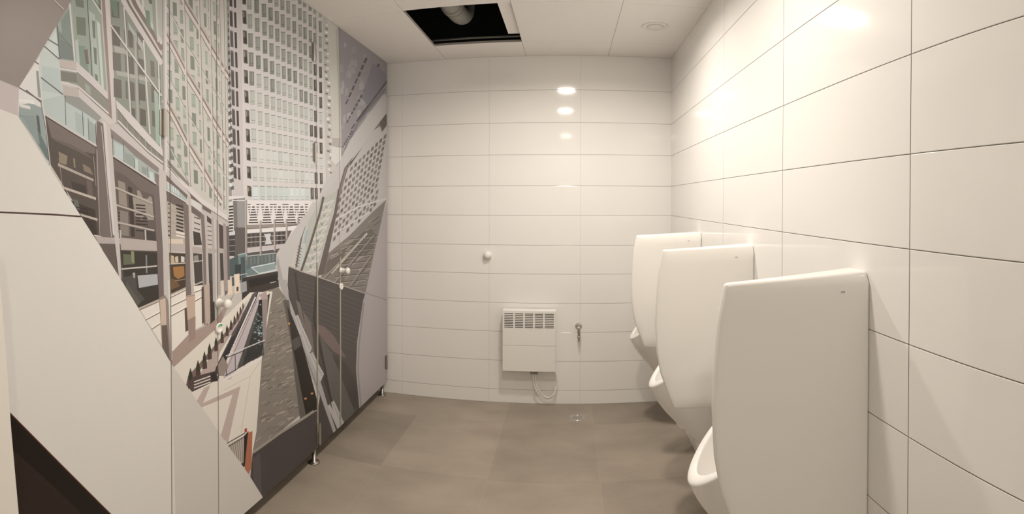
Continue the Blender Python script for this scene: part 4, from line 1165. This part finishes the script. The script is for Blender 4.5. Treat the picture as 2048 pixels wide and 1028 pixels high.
# chrome tap on the back wall
x, z = on_back(1157, 652)
t = empty('wall_tap', (x, D, z)); tag(t, 'small chrome water tap on the back wall right of the heater', 'tap')
obj('rosette', lathe([(0, -0.001), (0.027, -0.001), (0.027, -0.003), (0.022, -0.010), (0.013, -0.013), (0, -0.013)], axis='Y', n=32), M['chrome'], t, smooth=True)
obj('valve_body', lathe([(0, -0.012), (0.011, -0.012), (0.011, -0.05), (0.014, -0.052), (0.014, -0.078), (0.010, -0.082), (0, -0.082)], axis='Y', n=24), M['chrome'], t, smooth=True)
obj('lever', tube([(0, -0.065, 0.010), (0, -0.068, 0.026), (0, -0.074, 0.038)], [0.005, 0.0045, 0.006], 12), M['chrome'], t, smooth=True)
obj('spout', tube(smooth_path([(0, -0.060, -0.008), (0, -0.062, -0.03), (0.002, -0.056, -0.05), (0.002, -0.055, -0.075)]), 0.0085, 16), M['steel'], t, smooth=True)
obj('hose_nozzle', lathe([(0, -0.115), (0.005, -0.115), (0.008, -0.105), (0.006, -0.10), (0.008, -0.092), (0.011, -0.078), (0.011, -0.070), (0, -0.070)], n=20, org=(0.002, -0.055, 0)), M['steel'], t, smooth=True)

# floor drain
u = (1155 - X0) / FX; v = (YC - 836) / FY; d = cam_to_world(math.sin(u), math.cos(u), v); k = -CZ / d.z
t = empty('floor_drain', (d.x * k, d.y * k, 0.0)); tag(t, 'small square floor drain with a round grate near the back wall', 'drain')
bm = bmesh.new(); box(bm, (-0.058, -0.058, 0.0), (0.058, 0.058, 0.0022)); obj('drain_plate', bm, mat('drain_plate_metal', (0.40, 0.37, 0.33), 0.4, metal=0.4), t, bevel=0.001)
obj('grate_ring', lathe([(0.038, 0.0022), (0.039, 0.0048), (0.047, 0.0048), (0.048, 0.0022)], n=40), M['chrome'], t, smooth=True)
bm = lathe([(0, 0.0034), (0.034, 0.0034), (0.034, 0.0022), (0, 0.0022)], n=32); obj('grate', bm, M['steel'], t)

# ------------------------------------------------------------------ ceiling fittings
def on_ceil(px, py, z=CEIL):
    u = (px - X0) / FX; v = (YC - py) / FY
    d = cam_to_world(math.sin(u), math.cos(u), v); k = (z - CZ) / d.z
    return d.x * k, d.y * k


x, y = on_ceil(1310, 53)
t = empty('ceiling_valve', (x, y, CEIL)); tag(t, 'round white ventilation valve in the ceiling near the right wall', 'ceiling vent')
obj('valve_ring', lathe([(0.052, 0.0), (0.054, -0.004), (0.068, -0.006), (0.080, -0.0035), (0.083, 0.0), (0.052, 0.0)], n=48), M['plastic'], t, smooth=True)
obj('valve_disc', lathe([(0, -0.011), (0.036, -0.010), (0.047, -0.006), (0.048, -0.001), (0, -0.001)], n=48), M['plastic'], t, smooth=True)
# hole in the ceiling: rails, lifted board, duct
zc = CEIL
t = empty('ceiling_rail', (-0.608, 3.47, zc + 0.02)); tag(t, 'thin metal rail crossing the open ceiling hatch at the wall side', 'rail')
obj('rail_bar', B(((-0.31, -0.004, 0), (0.30, 0.004, 0.002)), ((-0.31, -0.001, 0), (0.30, 0.001, 0.012))), M['steel'], t)
t = empty('hatch_frame', (-0.908, 3.175, zc)); tag(t, 'dark metal edge angle along the left side of the open ceiling hatch', 'metal edge')
obj('edge_angle', B(((0.001, -0.345, 0.0), (0.012, 0.345, 0.0015)), ((0.001, -0.345, 0.0), (0.0025, 0.345, 0.018))), M['steel'], t)
o = obj('ceiling_board', B(((-0.385, 2.83, zc + 0.0195), (-0.25, 3.40, zc + 0.034))), M['ceil'], bevel=0.001)
tag(o, 'loose white ceiling board pushed aside at the right edge of the open hatch', 'ceiling board')
t = empty('air_duct', (-0.70, 3.12, zc + 0.135)); tag(t, 'grey round ventilation duct seen inside the open ceiling hatch', 'duct')
dp = [(-0.02, -0.7, 0.03), (-0.01, -0.2, 0.02), (0, 0.10, 0.01), (0.01, 0.27, 0.03), (0.015, 0.36, 0.10), (0.015, 0.38, 0.22), (0.015, 0.38, 0.45)]
obj('duct_pipe', tube(smooth_path(dp), 0.062, 28), M['duct'], t, smooth=True)
obj('duct_collar', tube([(-0.005, 0.02, 0.0125), (-0.001, 0.075, 0.0115)], 0.068, 28), M['duct'], t, smooth=True)
